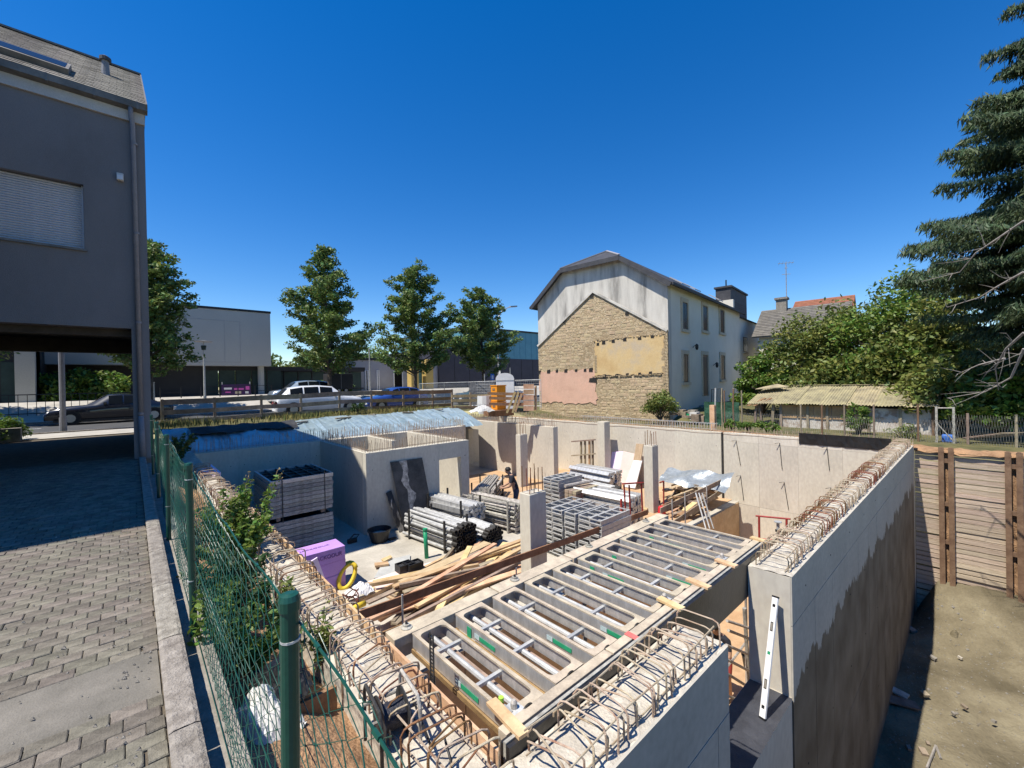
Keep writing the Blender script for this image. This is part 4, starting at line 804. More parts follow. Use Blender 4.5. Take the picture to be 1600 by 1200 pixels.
# ------------------------------------------------------------------ weeds in the trench
def weed(loc, h, n, spread, leaf, nl, label, m='leafw', lean=(0, 0), stalks=0, cat='weed', name='weed', rng=None):
    rng = rng or np.random.default_rng(int(abs(loc[0]*971+loc[1]*733)*10) % 9999); t = thing(name, loc, label, cat); L0 = Vector(loc); st = MB(); lf = MB(); C = []; dry = MB()
    for i in range(n):
        a = rng.random()*6.28; q = rng.random()**.6; tip = L0+Vector((math.cos(a)*spread*q+lean[0], math.sin(a)*spread*q+lean[1], h*(.55+.45*rng.random())))
        mid = (L0+tip)/2+Vector((rng.normal()*.05, rng.normal()*.05, .1*h)); b = L0+Vector((rng.normal()*.04, rng.normal()*.04, 0))
        pts = [b*(1-s)*(1-s)+mid*2*s*(1-s)+tip*s*s for s in np.linspace(0, 1, 7)]; st.tube(pts, [.006, .0055, .005, .0045, .004, .003, .002], 4)
        for s in np.linspace(.2, 1, 9): p = b*(1-s)**2+mid*2*s*(1-s)+tip*s*s; C.append(tuple(p))
        if i < stalks:
            for k in range(9):
                p = tip+Vector((rng.normal()*.02, rng.normal()*.02, -.04*k)); e = p+Vector((rng.normal()*.07, rng.normal()*.07, .10+.05*rng.random())); dry.tube([p, (p+e)/2+Vector((0, 0, .03)), e], .0022, 3); dry.quads(np.array([e]*3)+rng.normal(size=(3, 3))*.012, rng.normal(size=(3, 3))*.01, rng.normal(size=(3, 3))*.01)
    st.build('stem', 'leafd', t); leaves(lf, C, nl, (.07, .07, .06), leaf, .6, .2, rng).build('foliage', m, t)
    if dry.v: dry.build('seed_head', 'straw', t)
    return t
weed((1.0, 6.6, -.65), 1.02, 12, .40, .036, 12, 'tall weed with dry seed stalks between fence and wall', stalks=7, lean=(.15, .1))
weed((.88, 6.1, -.62), .78, 16, .44, .036, 15, 'bushy bright green weed at the foot of the tall seed stalks')
weed((.80, 7.3, -.6), .62, 10, .34, .03, 13, 'leafy weed behind the tall seed stalks', 'leafb')
weed((.66, 4.9, -.52), .55, 16, .38, .03, 15, 'dense dark green creeper behind the fence', 'leafd')
weed((.62, 4.3, -.52), .5, 15, .34, .03, 15, 'creeper pressed against the fence mesh', 'leafd')
weed((.72, 5.5, -.55), .55, 12, .36, .028, 14, 'dark leafy weed between two fence posts', 'leafd')
weed((.66, 3.75, -.52), .45, 12, .26, .028, 14, 'small green creeper behind the white bag', 'leafw')
weed((.40, 3.65, -.25), .55, 5, .12, .026, 8, 'light green vine climbing the second fence post', 'leafw')
weed((1.0, 4.4, -.6), .42, 7, .22, .026, 9, 'sparse weed among the rebar hoops', 'leafb')
weed((1.12, 3.6, -.6), .4, 6, .2, .024, 8, 'small weed growing through the rebar near the reel', 'leafb')
weed((.7, 14.4, -.5), .8, 12, .5, .05, 13, 'dark ivy clump at the far end of the fence', 'leafd')
weed((1.0, 16.6, -.4), .6, 10, .5, .05, 13, 'weed clump below the corner of the grey building', 'leafb')
# board, bag, foam strip and other litter in the trench
P = [PZ(u, v, -.62) for u, v in ((318, 740), (330, 738), (362, 805), (352, 810))]; MB().extr(P, (0, 0, .05)).build('foam_strip', 'lilac', label='pale pink foam strip lying beside the left wall', cat='foam strip')
P = [PZ(u, v, -.55) for u, v in ((312, 742), (330, 732), (345, 745), (336, 752))]; MB().extr(P, (0, 0, .12)).build('foam_offcut', 'lilac', label='lilac foam offcut on top of the left wall in the shade edge', cat='foam offcut')
box(.62, 1.05, 3.10, 3.13, -.66, -.50).build('form_board', 'woodb', label='short dark board stuck upright in the trench soil', cat='board')
c = Vector((.60, 3.2, -.5)); t = thing('rubbish_bag', c, 'torn black and white sack behind the fence mesh', 'bag')
MB().grid(lambda u, v: (c.x-.16+.36*u, c.y-.28+.52*v, c.z-.04+.20*math.sin(u*3.14)*math.sin(v*3.14)+.05*noise2(u*11, v*9)), 16, 18).build('sack', 'whiteg', t)
MB().grid(lambda u, v: (c.x-.02+.34*u, c.y-.12+.46*v, c.z+.07+.17*math.sin(u*3.14)*math.sin(v*3.14)+.05*noise2(u*9+3, v*8)), 14, 14).build('black_liner', 'black', t)
# cable reel in a steel stand, foreground
c = PZ(612, 1118, -.38); t = thing('cable_reel', c-Vector((0, 0, .2)), 'black cable reel in a bent steel tube stand in the foreground', 'cable reel')
ax = Vector((.93, -.12, 0)).normalized(); sd = Vector((-ax.y, ax.x, 0))
def disc(cn, r, th, m, nm, par):
    mb = MB(); n = 28; v = []; f = []
    for s_ in (-th/2, th/2): v += [cn+ax*s_+(sd*math.cos(2*math.pi*k/n)+Vector((0, 0, 1))*math.sin(2*math.pi*k/n))*r for k in range(n)]
    f = [tuple(range(n-1, -1, -1)), tuple(range(n, 2*n))]+[(k, (k+1) % n, n+(k+1) % n, n+k) for k in range(n)]; return mb.add(v, f).build(nm, m, par)
for s in (-.075, .075): disc(c+ax*s, .135, .006, 'blackd', 'flange', t)
disc(c, .075, .145, mat('cable_winding', (.028, .03, .042), None, .5, 40, 80, .4), 'winding', t)
Z = Vector((0, 0, 1))
for s in (-.115, .115):
    b = c+ax*s; MB().tube([b+sd*.17-Z*.21, b+sd*.17+Z*.10, b+sd*.14+Z*.155, b-sd*.14+Z*.155, b-sd*.17+Z*.10, b-sd*.17-Z*.21], .011, 8).build('side_tube', 'galvd' if s > 0 else 'steeld', t)
    MB().tube([b+sd*.17-Z*.02, b-sd*.17-Z*.02], .008, 6).build('cross_tube', 'galvd', t)
MB().tube([c-ax*.13+sd*.16+Z*.02, c+ax*.13+sd*.16+Z*.02], .012, 8).build('handle', 'galvd', t); MB().tube([c-ax*.12, c+ax*.19, c+ax*.19-Z*.1], .009, 6).build('crank', 'galvd', t)
pts = [c+ax*.1+Vector((.05, .02, .02))]+[Vector((1.22+.05*math.sin(k*1.1), 2.1-.07*k, -.40+.07*math.sin(k*1.7))) for k in range(7)]
MB().tube(pts, .008, 6).build('loose_cable', 'black', t, smooth=True)

# ------------------------------------------------------------------ grey apartment building on the left (L-shaped; its wing stands outside the frame and shades the yard)
B = thing('apartment_building', (-3, 16, 0), 'grey rendered apartment building over a drive-through passage at the left', 'building'); FY = 13.36
wb = MB(); wb.box(-11.5, -3.0, FY, FY+.35, 3.08, 8.0); wb.box(-3.0, -.72, FY, FY+.35, 3.08, 4.80); wb.box(-3.0, -.72, FY, FY+.35, 6.24, 8.0); wb.box(-.72, .34, FY, FY+.35, 3.08, 8.0)
wb.box(.02, .34, FY, FY+.4, 0, 3.08); wb.box(.08, .34, FY+.4, 21.4, -.2, 3.08); wb.box(.06, .338, FY+.35, 21.4, 3.08, 8.1)
wb.prism([(.06, FY+.01), (.337, FY+.01), (.337, 21.4), (.06, 21.4)], 8.0, 8.1)
wb.box(-11.5, .06, 21.05, 21.4, 3.08, 8.0); wb.box(-11.5, -6.5, FY+.35, 21.05, -.1, 3.08); wb.box(-11.5, .06, FY+.35, 21.05, 7.6, 8.0)
wb.build('wall', 'bstuc', B)
MB().extr([(.335, FY+.0, 8.0), (.335, 21.4, 8.0), (.335, 17.35, 11.25)], (-.25, 0, 0)).build('gable_wall', 'bstuc', B)
box(-11.5, .06, FY+.02, 21.38, 3.09, 3.2).build('passage_soffit', 'soff', B); box(-6.5, .08, 16.9, 17.2, 2.72, 3.085).build('passage_beam', 'soff', B)
box(-6.5, .08, FY+.351, FY+.6, 2.92, 3.085).build('passage_beam', 'soff', B)
wing = MB(); wing.box(-11.5, -3.75, 7.75, FY, -.1, 8.0); wing.build('wing_wall', 'bstuc', B)
MB().prism([(-11.6, 7.6), (-3.6, 7.6), (-3.6, FY+.2), (-11.6, FY+.2)], 8.0, 8.3).build('wing_roof_edge', 'zinc', B)
box(-3.6, .35, FY-.06, FY-.002, 7.95, 8.19).build('fascia', 'bband', B)
MB().extr([(-3.6, FY-.05, 8.19), (-3.6, FY-.22, 8.22), (-3.6, FY-.23, 8.36), (-3.6, FY-.02, 8.38)], (4.0, 0, 0)).build('gutter', 'zinc', B)
for k in range(6): box(-3.4+k*.72, -3.36+k*.72, FY-.236, FY-.02, 8.2, 8.37).build('gutter_bracket', 'zinc', B)
rf = MB().extr([(.37, FY-.2, 8.36), (.37, 17.35, 11.35), (.37, 21.6, 8.36)], (-12, 0, 0)).build('roof', 'slated', B)
sl = Vector((0, 17.35-FY+.2, 11.35-8.36)); sn = Vector((0, -sl.z, sl.y)).normalized(); nr = 26
random.seed(3)
for k in range(nr):
    a = Vector((0, FY-.2, 8.36))+sl*(k/nr); b = Vector((0, FY-.2, 8.36))+sl*((k+1.12)/nr); mb = MB(); x = .375; off = .13*(k % 2)
    while x > -3.2:
        w = .26 if x < .37 else .26-off; x1 = x-w+.005; h0 = .020+random.uniform(0, .006); mb.extr([a+sn*h0+Vector((x, 0, 0)), a+sn*h0+Vector((x1, 0, 0)), b+sn*.010+Vector((x1, 0, 0)), b+sn*.010+Vector((x, 0, 0))], sn*-.008); x -= w
    mb.build('slate_course', 'slate', rf)
MB().beam((.39, 17.35, 11.38), (-12, 17.35, 11.38), .16, .05).build('ridge_cap', 'zinc', rf)
MB().beam((.38, FY-.25, 8.30), (.38, 17.38, 11.36), .03, .12).build('verge', 'zinc', rf)
def onroof(x, f, h): return Vector((x, FY-.2, 8.36))+sl*f+sn*h
sw = MB(); P = [onroof(x, f, .02) for x, f in ((-4.4, .12), (-.92, .12), (-.92, .30), (-4.4, .30))]; s1 = sw.extr(P, sn*.12).build('roof_window', 'zinc', rf)
MB().extr([onroof(x, f, .141) for x, f in ((-4.3, .14), (-.98, .14), (-.98, .28), (-4.3, .28))], sn*.006).build('pane', 'glass', s1)
vc = onroof(-.36, .55, 0); v_ = MB().lathe([(.09, -.1), (.075, .30), (.075, .36)], vc, 12).build('vent_pipe', 'pipegr', rf); MB().lathe([(.12, .36), (.12, .45), (.05, .50)], vc, 12).build('vent_cowl', 'slated', v_)
dp = MB().tube([(.10, FY-.17, 8.24), (.10, FY-.14, 8.05), (.13, FY-.07, 7.85), (.15, FY-.07, 1.0)], .048, 10).build('downpipe', 'pipegr', B, smooth=True); MB().tube([(.15, FY-.07, 1.02), (.17, FY-.07, .0)], .058, 10).build('standpipe', 'pipegr', dp, smooth=True)
for z in (1.05, 3.2, 5.3, 7.4): MB().lathe([(.058, 0), (.058, .05)], (.15, FY-.07, z), 10).build('pipe_clip', 'pipegr', dp)
wn = box(-3.0, -.72, FY+.19, FY+.21, 4.80, 6.24).build('window', 'dark', B)
for k in range(27): MB().extr([(-2.96, FY+.165, 4.83+k*.052), (-2.96, FY+.145, 4.855+k*.052), (-2.96, FY+.165, 4.877+k*.052), (-2.96, FY+.18, 4.856+k*.052)], (2.2, 0, 0)).build('shutter_slat', 'shut', wn)
box(-2.99, -2.96, FY+.12, FY+.19, 4.8, 6.24).build('shutter_guide', 'shut', wn); box(-.76, -.73, FY+.12, FY+.19, 4.8, 6.24).build('shutter_guide', 'shut', wn); box(-3.05, -.68, FY-.05, FY+.19, 4.75, 4.797).build('sill', 'zinc', wn)
lm = box(-.17, -.05, FY-.09, FY-.001, 6.49, 6.66).build('wall_lamp', 'whiteg', B, bevel=.01); box(-.16, -.06, FY-.12, FY-.091, 6.50, 6.60).build('lamp_glass', 'lampw', lm)
# hedge and low wall beyond the passage
box(-7.5, -2.75, 21.2, 21.5, 0, .45).build('garden_wall', 'ledge', label='low concrete wall at the left end of the passage', cat='wall')
def shrub(name, loc, r, h, n, leaf, m, label, cat='shrub', group=None, seed=1, stemm='bark', lumps=26, ls=1.0):
    rng = np.random.default_rng(seed); t = thing(name, loc, label, cat, group); st = MB(); C = []; L0 = np.array(loc)
    for i in range(lumps):
        d = rng.normal(size=3); d /= np.linalg.norm(d); d[2] = abs(d[2])*1.0; q = .55+.45*rng.random()
        c = L0+np.array([d[0]*r*q, d[1]*r*q, h*(.22+.70*d[2]*q)]); C.append(c)
        if i % 2 == 0: st.tube([loc, tuple((L0+c)/2+np.array([0, 0, .1*h])), tuple(c)], [.02+.012*r, .015+.006*r, .006], 5)
    st.build('trunk', stemm, t); lf = MB(); s = .33*min(r, h*.6)*ls; leaves(lf, C, n, (s*1.25, s*1.25, s), leaf, .75, .1, rng); lf.build('crown', m, t); return t
shrub('hedge_shrub', (-3.6, 21.9, .0), .8, 1.15, 170, .05, 'leafw', 'bright green clipped shrub behind the low wall in the passage', seed=4)

# ------------------------------------------------------------------ soldier-pile retaining wall
rw = thing('soldier_pile_wall', (17.45, -.8, -5.4), 'retaining wall of weathered planks between rusty steel beams at the right', 'retaining wall'); random.seed(9)
bays = [(1.36, .80), (.60, -.46), (-.66, -2.2), (-2.4, -4.2)]
for bi, (ya, yb) in enumerate(bays):
    z = -.62; k = 0
    while z > -5.4:
        h = random.uniform(.105, .145); g_ = random.uniform(.008, .03); d = random.gauss(0, .012); sk = random.gauss(0, .006)
        if random.random() < .05: z -= .03
        MB().extr([(17.50+d, ya, z), (17.50+d, ya, z-h), (17.50+d, yb, z-h+sk), (17.50+d, yb, z+sk)], (.05, 0, 0)).build('lagging_plank', 'lag', rw); z -= h+g_
for y in (.80, .60, -.46, -.66, -2.2, -2.4):
    s = 1 if y in (.80, -.46, -2.2) else -1; w = MB(); yc = y-.04*s if False else y; w.box(17.40, 17.56, yc-.035, yc+.035, -5.6, -.50); w.box(17.385, 17.40, yc-.058, yc+.058, -5.6, -.50); w.build('soldier_beam', 'beamrust', rw)
for ya, yb in ((.79, .61), (-.47, -.65)):
    for z in (-.85, -2.1, -3.2): box(17.42, 17.46, yb+.04, ya-.04, z-.09, z+.03).build('batten', 'beamrust', rw)
    MB().grid(lambda u, v: (17.52+.03*noise2(u*5, v*30), yb+(ya-yb)*u, -5.5+v*4.95), 4, 40).build('bare_soil', 'soil', rw)
random.seed(14)
tp = MB().grid(lambda u, v: (17.4+u*.5, 1.5-v*6, -.56+.05*noise2(u*4, v*20)+.03*noise2(u*9, v*60)-(.1 if u == 0 else 0)), 5, 50); tp.build('bank_top_soil', 'soil', kind='structure', smooth=True)
# spoil and litter on the low ground
for k, (u, v, r) in enumerate(((1500, 985, .35), (1492, 1000, .22), (1545, 925, .35))):
    c = PZ(u, v, -5.3); MB().grid(lambda a, b: (c.x+r*1.5*(a-.5)*2, c.y+r*1.2*(b-.5)*2, -5.36+(.8 if v < 950 else .3)*math.exp(-((a-.5)**2+(b-.5)**2)*14)+.05*noise2(a*9+k, b*8)), 18, 18).build('spoil_heap', 'low' if v > 950 else 'soil', label=('small pale spoil heap on the low ground', 'spoil heap beside the pale one', 'reddish spoil heap against the plank wall')[k], cat='spoil heap', smooth=True)
LIT = ((1500, 975, .30, .16), (1490, 990, .35, .1), (1423, 985, .22, .16), (1410, 1100, .5, .25), (1405, 1085, .3, .2), (1458, 1030, .12, .1), (1445, 1087, .12, .12), (1507, 1107, .1, .06), (1490, 1118, .06, .05), (1443, 1178, .14, .1), (1420, 1172, .08, .06), (1450, 1165, .06, .05), (1540, 945, .15, .1), (1570, 1005, .12, .1), (1500, 1030, .08, .05), (1553, 1130, .07, .06))
for k, (u, v, a, b) in enumerate(LIT):
    c = PZ(u, v, -5.36); an = random.random()*3; d = Vector((math.cos(an), math.sin(an), 0)); MB().beam(c-d*a*.5+Z*.03, c+d*a*.5+Z*.05, b, .05 if a < .3 else .03).build('rubble_piece', random.choice(('ledge', 'kerb', 'woodo', 'conctop')), label='pale piece of rubble lying on the clay outside the right wall', cat='rubble', group='rubble on the clay')
for k, (u0, v0, u1, v1) in enumerate(((1465, 1005, 1540, 995), (1448, 1200, 1462, 1165), (1462, 1165, 1470, 1185))):
    MB().tube([PZ(u0, v0, -5.33), PZ((u0+u1)/2, (v0+v1)/2, -5.31), PZ(u1, v1, -5.33)], .02, 5).build('stick', 'deadw', label=('long stick lying by the pale spoil heap', 'pale stick at the lower edge of the clay', 'short stick beside the pale stick')[k], cat='stick')
st = MB()
for k in range(2200):
    x = random.uniform(7, 17); y = 1.25-random.random()**1.3*4.5; s = random.uniform(.006, .022)*(2.2 if random.random() < .05 else 1); c = Vector(lowz((x-1.1)/16.6, (y+8)/9.37)); st.add([c+Vector(q)*s for q in ((-1, 0, 0), (.6, -1, 0), (.5, 1, 0), (0, 0, 1))], [(0, 1, 3), (1, 2, 3), (2, 0, 3)])
st.build('stones', 'ledge', kind='stuff', label='loose stones scattered on the low clay ground', cat='stones')

# ------------------------------------------------------------------ people
def person(loc, rz, joints, links, mats, label, pose_cat='person', hair=True, face=True):
    """one skinned body; joints: name -> (x,y,z,r) in body space facing +x"""
    t = thing('person', loc, label, 'person', rz=rz, local=True); names = list(joints); ix = {n: i for i, n in enumerate(names)}
    me = bpy.data.meshes.new('body'); me.from_pydata([joints[n][:3] for n in names], [(ix[a], ix[b]) for a, b in links], []); o = bpy.data.objects.new('body', me); COL.objects.link(o)
    sk = o.modifiers.new('s', 'SKIN'); sk.use_smooth_shade = True
    for n in names: sv = me.skin_vertices[0].data[ix[n]]; sv.radius = (joints[n][3], joints[n][4] if len(joints[n]) > 4 else joints[n][3]); sv.use_root = (n == 'pelvis')
    ss = o.modifiers.new('ss', 'SUBSURF'); ss.levels = ss.render_levels = 2
    dg = bpy.context.evaluated_depsgraph_get(); nm = bpy.data.meshes.new_from_object(o.evaluated_get(dg)); bpy.data.objects.remove(o)
    nm.materials.clear()
    for m in mats['list']: nm.materials.append(M[m])
    for p in nm.polygons: p.material_index = mats['fn'](p.center); p.use_smooth = True
    b = bpy.data.objects.new('body', nm); COL.objects.link(b); b.parent = t; WL[b.name] = Vector()
    if hair:
        h = Vector(joints['head'][:3]); mb = MB(); mb.lathe([(.02, .118), (.06, .105), (.085, .075), (.096, .035), (.094, .0)], (h.x-.022, h.y, h.z+.012), 16); ho = mb.build('hair', 'hair', t, smooth=True)
    t.scale = (1.12, 1.14, 1.0)
    return t
J = dict(pelvis=(0, 0, .94, .155, .12), waist=(.04, 0, 1.08, .15, .11), chest=(.12, 0, 1.30, .175, .125), neckb=(.17, 0, 1.45, .075), neck=(.22, 0, 1.53, .058), head=(.27, 0, 1.61, .092, .085), crown=(.28, 0, 1.69, .07), chin=(.345, 0, 1.565, .045),
 shl=(.14, .19, 1.40, .07), ell=(.20, .25, 1.12, .048), wrl=(.40, .12, 1.03, .034), hnl=(.47, .08, 1.02, .036), fl=(.52, .06, 1.0, .018),
 shr=(.14, -.19, 1.40, .07), elr=(.20, -.26, 1.12, .048), wrr=(.40, -.13, 1.03, .034), hnr=(.47, -.09, 1.02, .036), fr=(.52, -.07, 1.0, .018),
 hipl=(0, .10, .88, .10), knl=(.05, .12, .50, .065), ankl=(-.02, .12, .09, .045), toel=(.14, .13, .045, .042), hipr=(0, -.10, .88, .10), knr=(.03, -.12, .50, .065), ankr=(-.05, -.12, .09, .045), toer=(.11, -.13, .045, .042))
LK = [('pelvis', 'waist'), ('waist', 'chest'), ('chest', 'neckb'), ('neckb', 'neck'), ('neck', 'head'), ('head', 'crown'), ('head', 'chin')]
for s in 'lr': LK += [('chest', 'sh'+s), ('sh'+s, 'el'+s), ('el'+s, 'wr'+s), ('wr'+s, 'hn'+s), ('hn'+s, 'f'+s), ('pelvis', 'hip'+s), ('hip'+s, 'kn'+s), ('kn'+s, 'ank'+s), ('ank'+s, 'toe'+s)]
def mf(c):
    if c.z < .10: return 3
    if c.z < .99 and abs(c.y) < .24 and c.x < .2: return 2
    if c.z > 1.475: return 0
    if math.hypot(c.x-.18, abs(c.y)-.24) < .16 and c.z < 1.24 or c.x > .27: return 0
    return 1
wp = PZ(800, 806, ZF)
person((10.05, 11.05, ZF), R(140), J, LK, dict(list=['skin', 'shirt', 'jean', 'black'], fn=mf), 'worker in a dark T-shirt and blue trousers bending over the props')
def mf2(c):
    if c.z < .10: return 3
    if .60 < c.z < 1.0 and abs(c.y) < .24 and c.x < .25: return 2
    if c.z > 1.475 or c.z <= .60: return 0
    if math.hypot(c.x-.18, abs(c.y)-.24) < .16 and c.z < 1.24 or c.x > .27: return 0
    return 1
p2 = PZ(1138, 1094, ZL)
person((p2.x, p2.y+.1, ZL), R(170), J, LK, dict(list=['skin', 'shirt', 'redsh', 'black'], fn=mf2), 'person in red shorts behind the wall opening, one bare leg showing')
# ------------------------------------------------------------------ silver foil on the embankment
CR = []; random.seed(77)
for k in range(90): CR.append((random.random()*1.1-.05, random.random(), random.gauss(0, .035), random.uniform(.25, .9), random.uniform(.0012, .005), random.choice((1, 1, -1))*random.uniform(.012, .06)))
def tz(u, v):
    x = .9+u*12.9+.35*v*(u-.3); y = 17.63+2.75*v+.35*math.sin(u*3.3)*v+.1*noise2(u*22, v*3); z = -.50+.60*v+.08*u*v
    z += .05*noise2(u*9+v*2, v*2.5)*(.3+v)+.008*noise2(u*60, v*19)
    for cu, cv, sk, ln, w, a in CR:
        d = abs(u-cu-sk*(v-cv))
        if d < w*5: z += a*math.exp(-d/w)*max(0, 1-((v-cv)/ln)**2)
    if v < .12: z -= .10*(1-v/.12)
    return (x, y, z)
random.seed(19)
for k in range(7):
    p = Vector(tz(.12+k*.125+random.uniform(-.03, .03), random.uniform(.78, .93))); d = Vector((random.gauss(0, 1), random.gauss(0, .5), 0)).normalized()*random.uniform(.15, .6); MB().beam(p-d+Vector((0, 0, .05)), p+d+Vector((0, 0, .06)), .13, .06).build('weight_board', 'woodo' if k % 2 else 'ledge', label=f'{["first", "second", "third", "fourth", "fifth", "sixth", "last"][k]} weight from the left lying on the silver foil', cat='weight', group='weights on the foil')
MB().grid(tz, 420, 26).build('foil_sheet', 'tarp', label='long silver blue foil draped over the embankment below the street', cat='foil', smooth=True)
MB().grid(lambda u, v: (12.25+.7*u+.03*noise2(u*7, v*9), 17.8+2.6*v, -2.4*(1-v)**1.5*u-.45+.65*v+.04*noise2(u*12, v*14)), 20, 24).build('foil_sheet', 'tarp', label='end of the blue foil hanging into the pit beside the back wall', cat='foil', smooth=True)
MB().grid(lambda u, v: (1.6+3.6*u, 19.3+1.3*v+.2*noise2(u*7, v), -.06+.22*math.sin(v*3.14)+.05*noise2(u*17, v*9)), 30, 10).build('foil_sheet', 'blackd', label='dark foil and earth heap at the left end of the embankment', cat='foil', smooth=True)
# ------------------------------------------------------------------ timber street barrier
rb = thing('timber_barrier', (8, 22.4, 0), 'long brown timber barrier between street and building pit', 'barrier'); ups = (253, 335, 408, 470, 530, 580, 630, 676, 706)
tops = {253: 625, 335: 622, 408: 618, 470: 616, 530: 612, 580: 611, 630: 611, 676: 610, 706: 609}
def by(u): return 22.4-(u-253)/453*.7
Pp = [PY(u, tops[u], by(u)) for u in ups]
for u, p in zip(ups, Pp): box(p.x-.05, p.x+.05, p.y-.04, p.y+.04, -.15, p.z+.03).build('post', 'woodo', rb)
for p, q in zip(Pp, Pp[1:]):
    for dz, h in ((-.10, .22), (-.52, .19), (-.90, .16)): MB().beam(p+Vector((0, -.06, dz)), q+Vector((0, -.062, dz)), .03, h).build('rail', 'woodo' if p.x < 9 else 'woodb', rb)
rb2 = thing('timber_barrier', (18, 21, 0), 'pale new timber barrier in front of the portable toilet', 'barrier')
for u in (706, 735, 763): p = PY(u, 613, 21.0); box(p.x-.05, p.x+.05, 20.96, 21.04, -.2, p.z).build('post', 'woodo', rb2)
for v in (619, 626, 637): MB().beam(PY(706, v, 20.93), PY(766, v-1, 20.93), .03, .17).build('rail', 'wood', rb2)
# verge grass
gs = MB(); rng = np.random.default_rng(3); n = 7000; x = rng.uniform(.6, 14.5, n); y = rng.uniform(20.7, 23.0, n); k = (np.sin(x*1.3)+np.sin(y*3+x*.7)) > -.4; c = np.stack([x[k], y[k], .19+.08*rng.random(k.sum())], 1)
a = rng.normal(size=c.shape)*.03; a[:, 2] = .09+.13*rng.random(len(c)); b = rng.normal(size=c.shape)*.02; gs.quads(c, a, b); gs.build('grass', mat('verge_grass', (.30, .25, .08), (.13, .15, .04), .9, 1, 9, 0, rnd=.35, island=True), kind='stuff', label='dry yellow green grass on the street verge', cat='grass')
shrub('verge_weed', (8.7, 21.6, .2), .35, .6, 60, .04, 'leafd', 'dark weed at the barrier below the white car', seed=31, cat='weed', lumps=12)
# ------------------------------------------------------------------ portable toilet, site fence, orange boxes, shuttering
p = PD(789, 612, 26.5); px_, py_ = p.x, p.y; t = thing('portable_toilet', (px_, py_, 0), 'portable toilet with a white curved roof and dark door behind the orange boxes', 'toilet', rz=R(50), local=True)
box(-.55, .55, -.55, .55, .0, 1.75).build('cabin', 'white', t); box(-.50, .50, -.575, -.552, .1, 1.72).build('side_panel', 'whiteg', t)
arch = [(-.57, -.57, 1.75)]+[(-.57, -.57*math.cos(a), 1.75+.45*math.sin(a)**.7) for a in np.linspace(.2, math.pi-.2, 9)]+[(-.57, .57, 1.75)]; MB().extr(arch, (1.14, 0, 0)).build('roof', 'white', t)
d = MB().extr([(.585, -.45, .1), (.585, .45, .1), (.585, .45, 1.72), (.585, .25, 2.02), (.585, -.25, 2.02), (.585, -.45, 1.72)], (.03, 0, 0)).build('door', mat('dark_grey_door', (.05, .055, .065), None, .6, 2, 20, 0), t); box(.616, .62, -.12, .1, 1.5, 1.62).build('door_plate', 'whiteg', d); MB().lathe([(.05, 1.75), (.05, 2.35)], (-.3, .3, 0), 8).build('vent_pipe', 'whiteg', t)
sf = thing('site_fence', (18, 23, 0), 'mesh construction fence with grey screening behind the toilet', 'fence')
PF = [PD(u, v, 27.5) for u, v in ((655, 600), (694, 598), (733, 597))]+[PD(845, 593, 25.5)]
for a, b in zip(PF, PF[1:]):
    for q in (a, b): MB().tube([(q.x, q.y, .05), (q.x, q.y, q.z)], .022, 6).build('post', 'galv', sf)
    MB().tube([a, b], .02, 6).build('top_tube', 'galv', sf); MB().tube([(a.x, a.y, .15), (b.x, b.y, .15)], .02, 6).build('bottom_tube', 'galv', sf)
    n = 40; w = MB()
    for k in range(n): q = a.lerp(b, k/n); w.tube([(q.x, q.y, .15), (q.x, q.y, q.z)], .004, 3)
    for k in range(10): w.tube([(a.x, a.y, .15+k*.17), (b.x, b.y, .15+k*.17)], .004, 3)
    w.build('wire_panel', 'galv', sf, kind='stuff')
a, b = PD(734, 598, 27.3), PD(772, 597, 27.3); MB().grid(lambda u, v: (a.x+(b.x-a.x)*u, a.y+(b.y-a.y)*u-.03*noise2(u*9, v*5), .2+(a.z-.2)*v), 12, 8).build('screen_sheet', mat('grey_screen', (.17, .17, .175), None, .8, 3, 20, .1), sf)
p = PD(779, 628, 21.5)
for k in range(3):
    t = thing('orange_box', (p.x, p.y, .25+k*.42), ('lowest orange box of the stack beside the toilet', 'middle orange box of the stack beside the toilet', 'topmost orange box of the stack beside the toilet')[k], 'box', 'stacked orange boxes'); x, y, z = p.x, p.y, .25+k*.42
    box(x-.30, x+.30, y-.24, y+.24, z, z+.36).build('body', 'orange', t, bevel=.02); box(x-.32, x+.32, y-.26, y+.26, z+.36, z+.405).build('rim', 'orange', t); box(x-.32, x-.303, y-.1, y+.1, z+.15, z+.25).build('handle', 'woodb', t)
box(p.x-.6, p.x+.6, p.y-.5, p.y+.5, -.05, .249).build('pallet_base', 'woodb', label='brown timber base under the orange boxes', cat='base')
t = thing('bulk_bag', PD(758, 622, 21.8), 'open rubble bag with a brown lining behind the pale barrier', 'bag'); q = PD(758, 622, 21.8); MB().lathe([(.35, -.8), (.42, -.3), (.40, .12), (.37, .12), (.36, -.1)], q, 12).build('bag', 'whiteg', t); MB().lathe([(.34, .0), (.355, .115)], q, 12).build('lining', 'woodb', t)
q = PD(755, 636, 20.6); MB().grid(lambda u, v: (q.x-.7+1.3*u, q.y-.3+.6*v, q.z-.2+.28*math.sin(3.1*u)*math.sin(3.1*v)+.06*noise2(u*9, v*7)), 14, 9).build('debris_bag', 'whiteg', label='crumpled pale sack below the pale barrier', cat='sack')
t = thing('timber_shuttering', PD(822, 640, 20.5), 'stacked new timber shuttering beside the house gable', 'shuttering'); s_ = 20.2
for k in range(5): a, b = PD(818, 604+k*8.5, s_), PD(834, 604+k*8.5, s_); MB().beam(a, b, .30, .22).build('block', 'wood', t)
MB().beam(PD(837, 603, s_), PD(837, 641, s_), .08, .08).build('stud', 'wood', t)
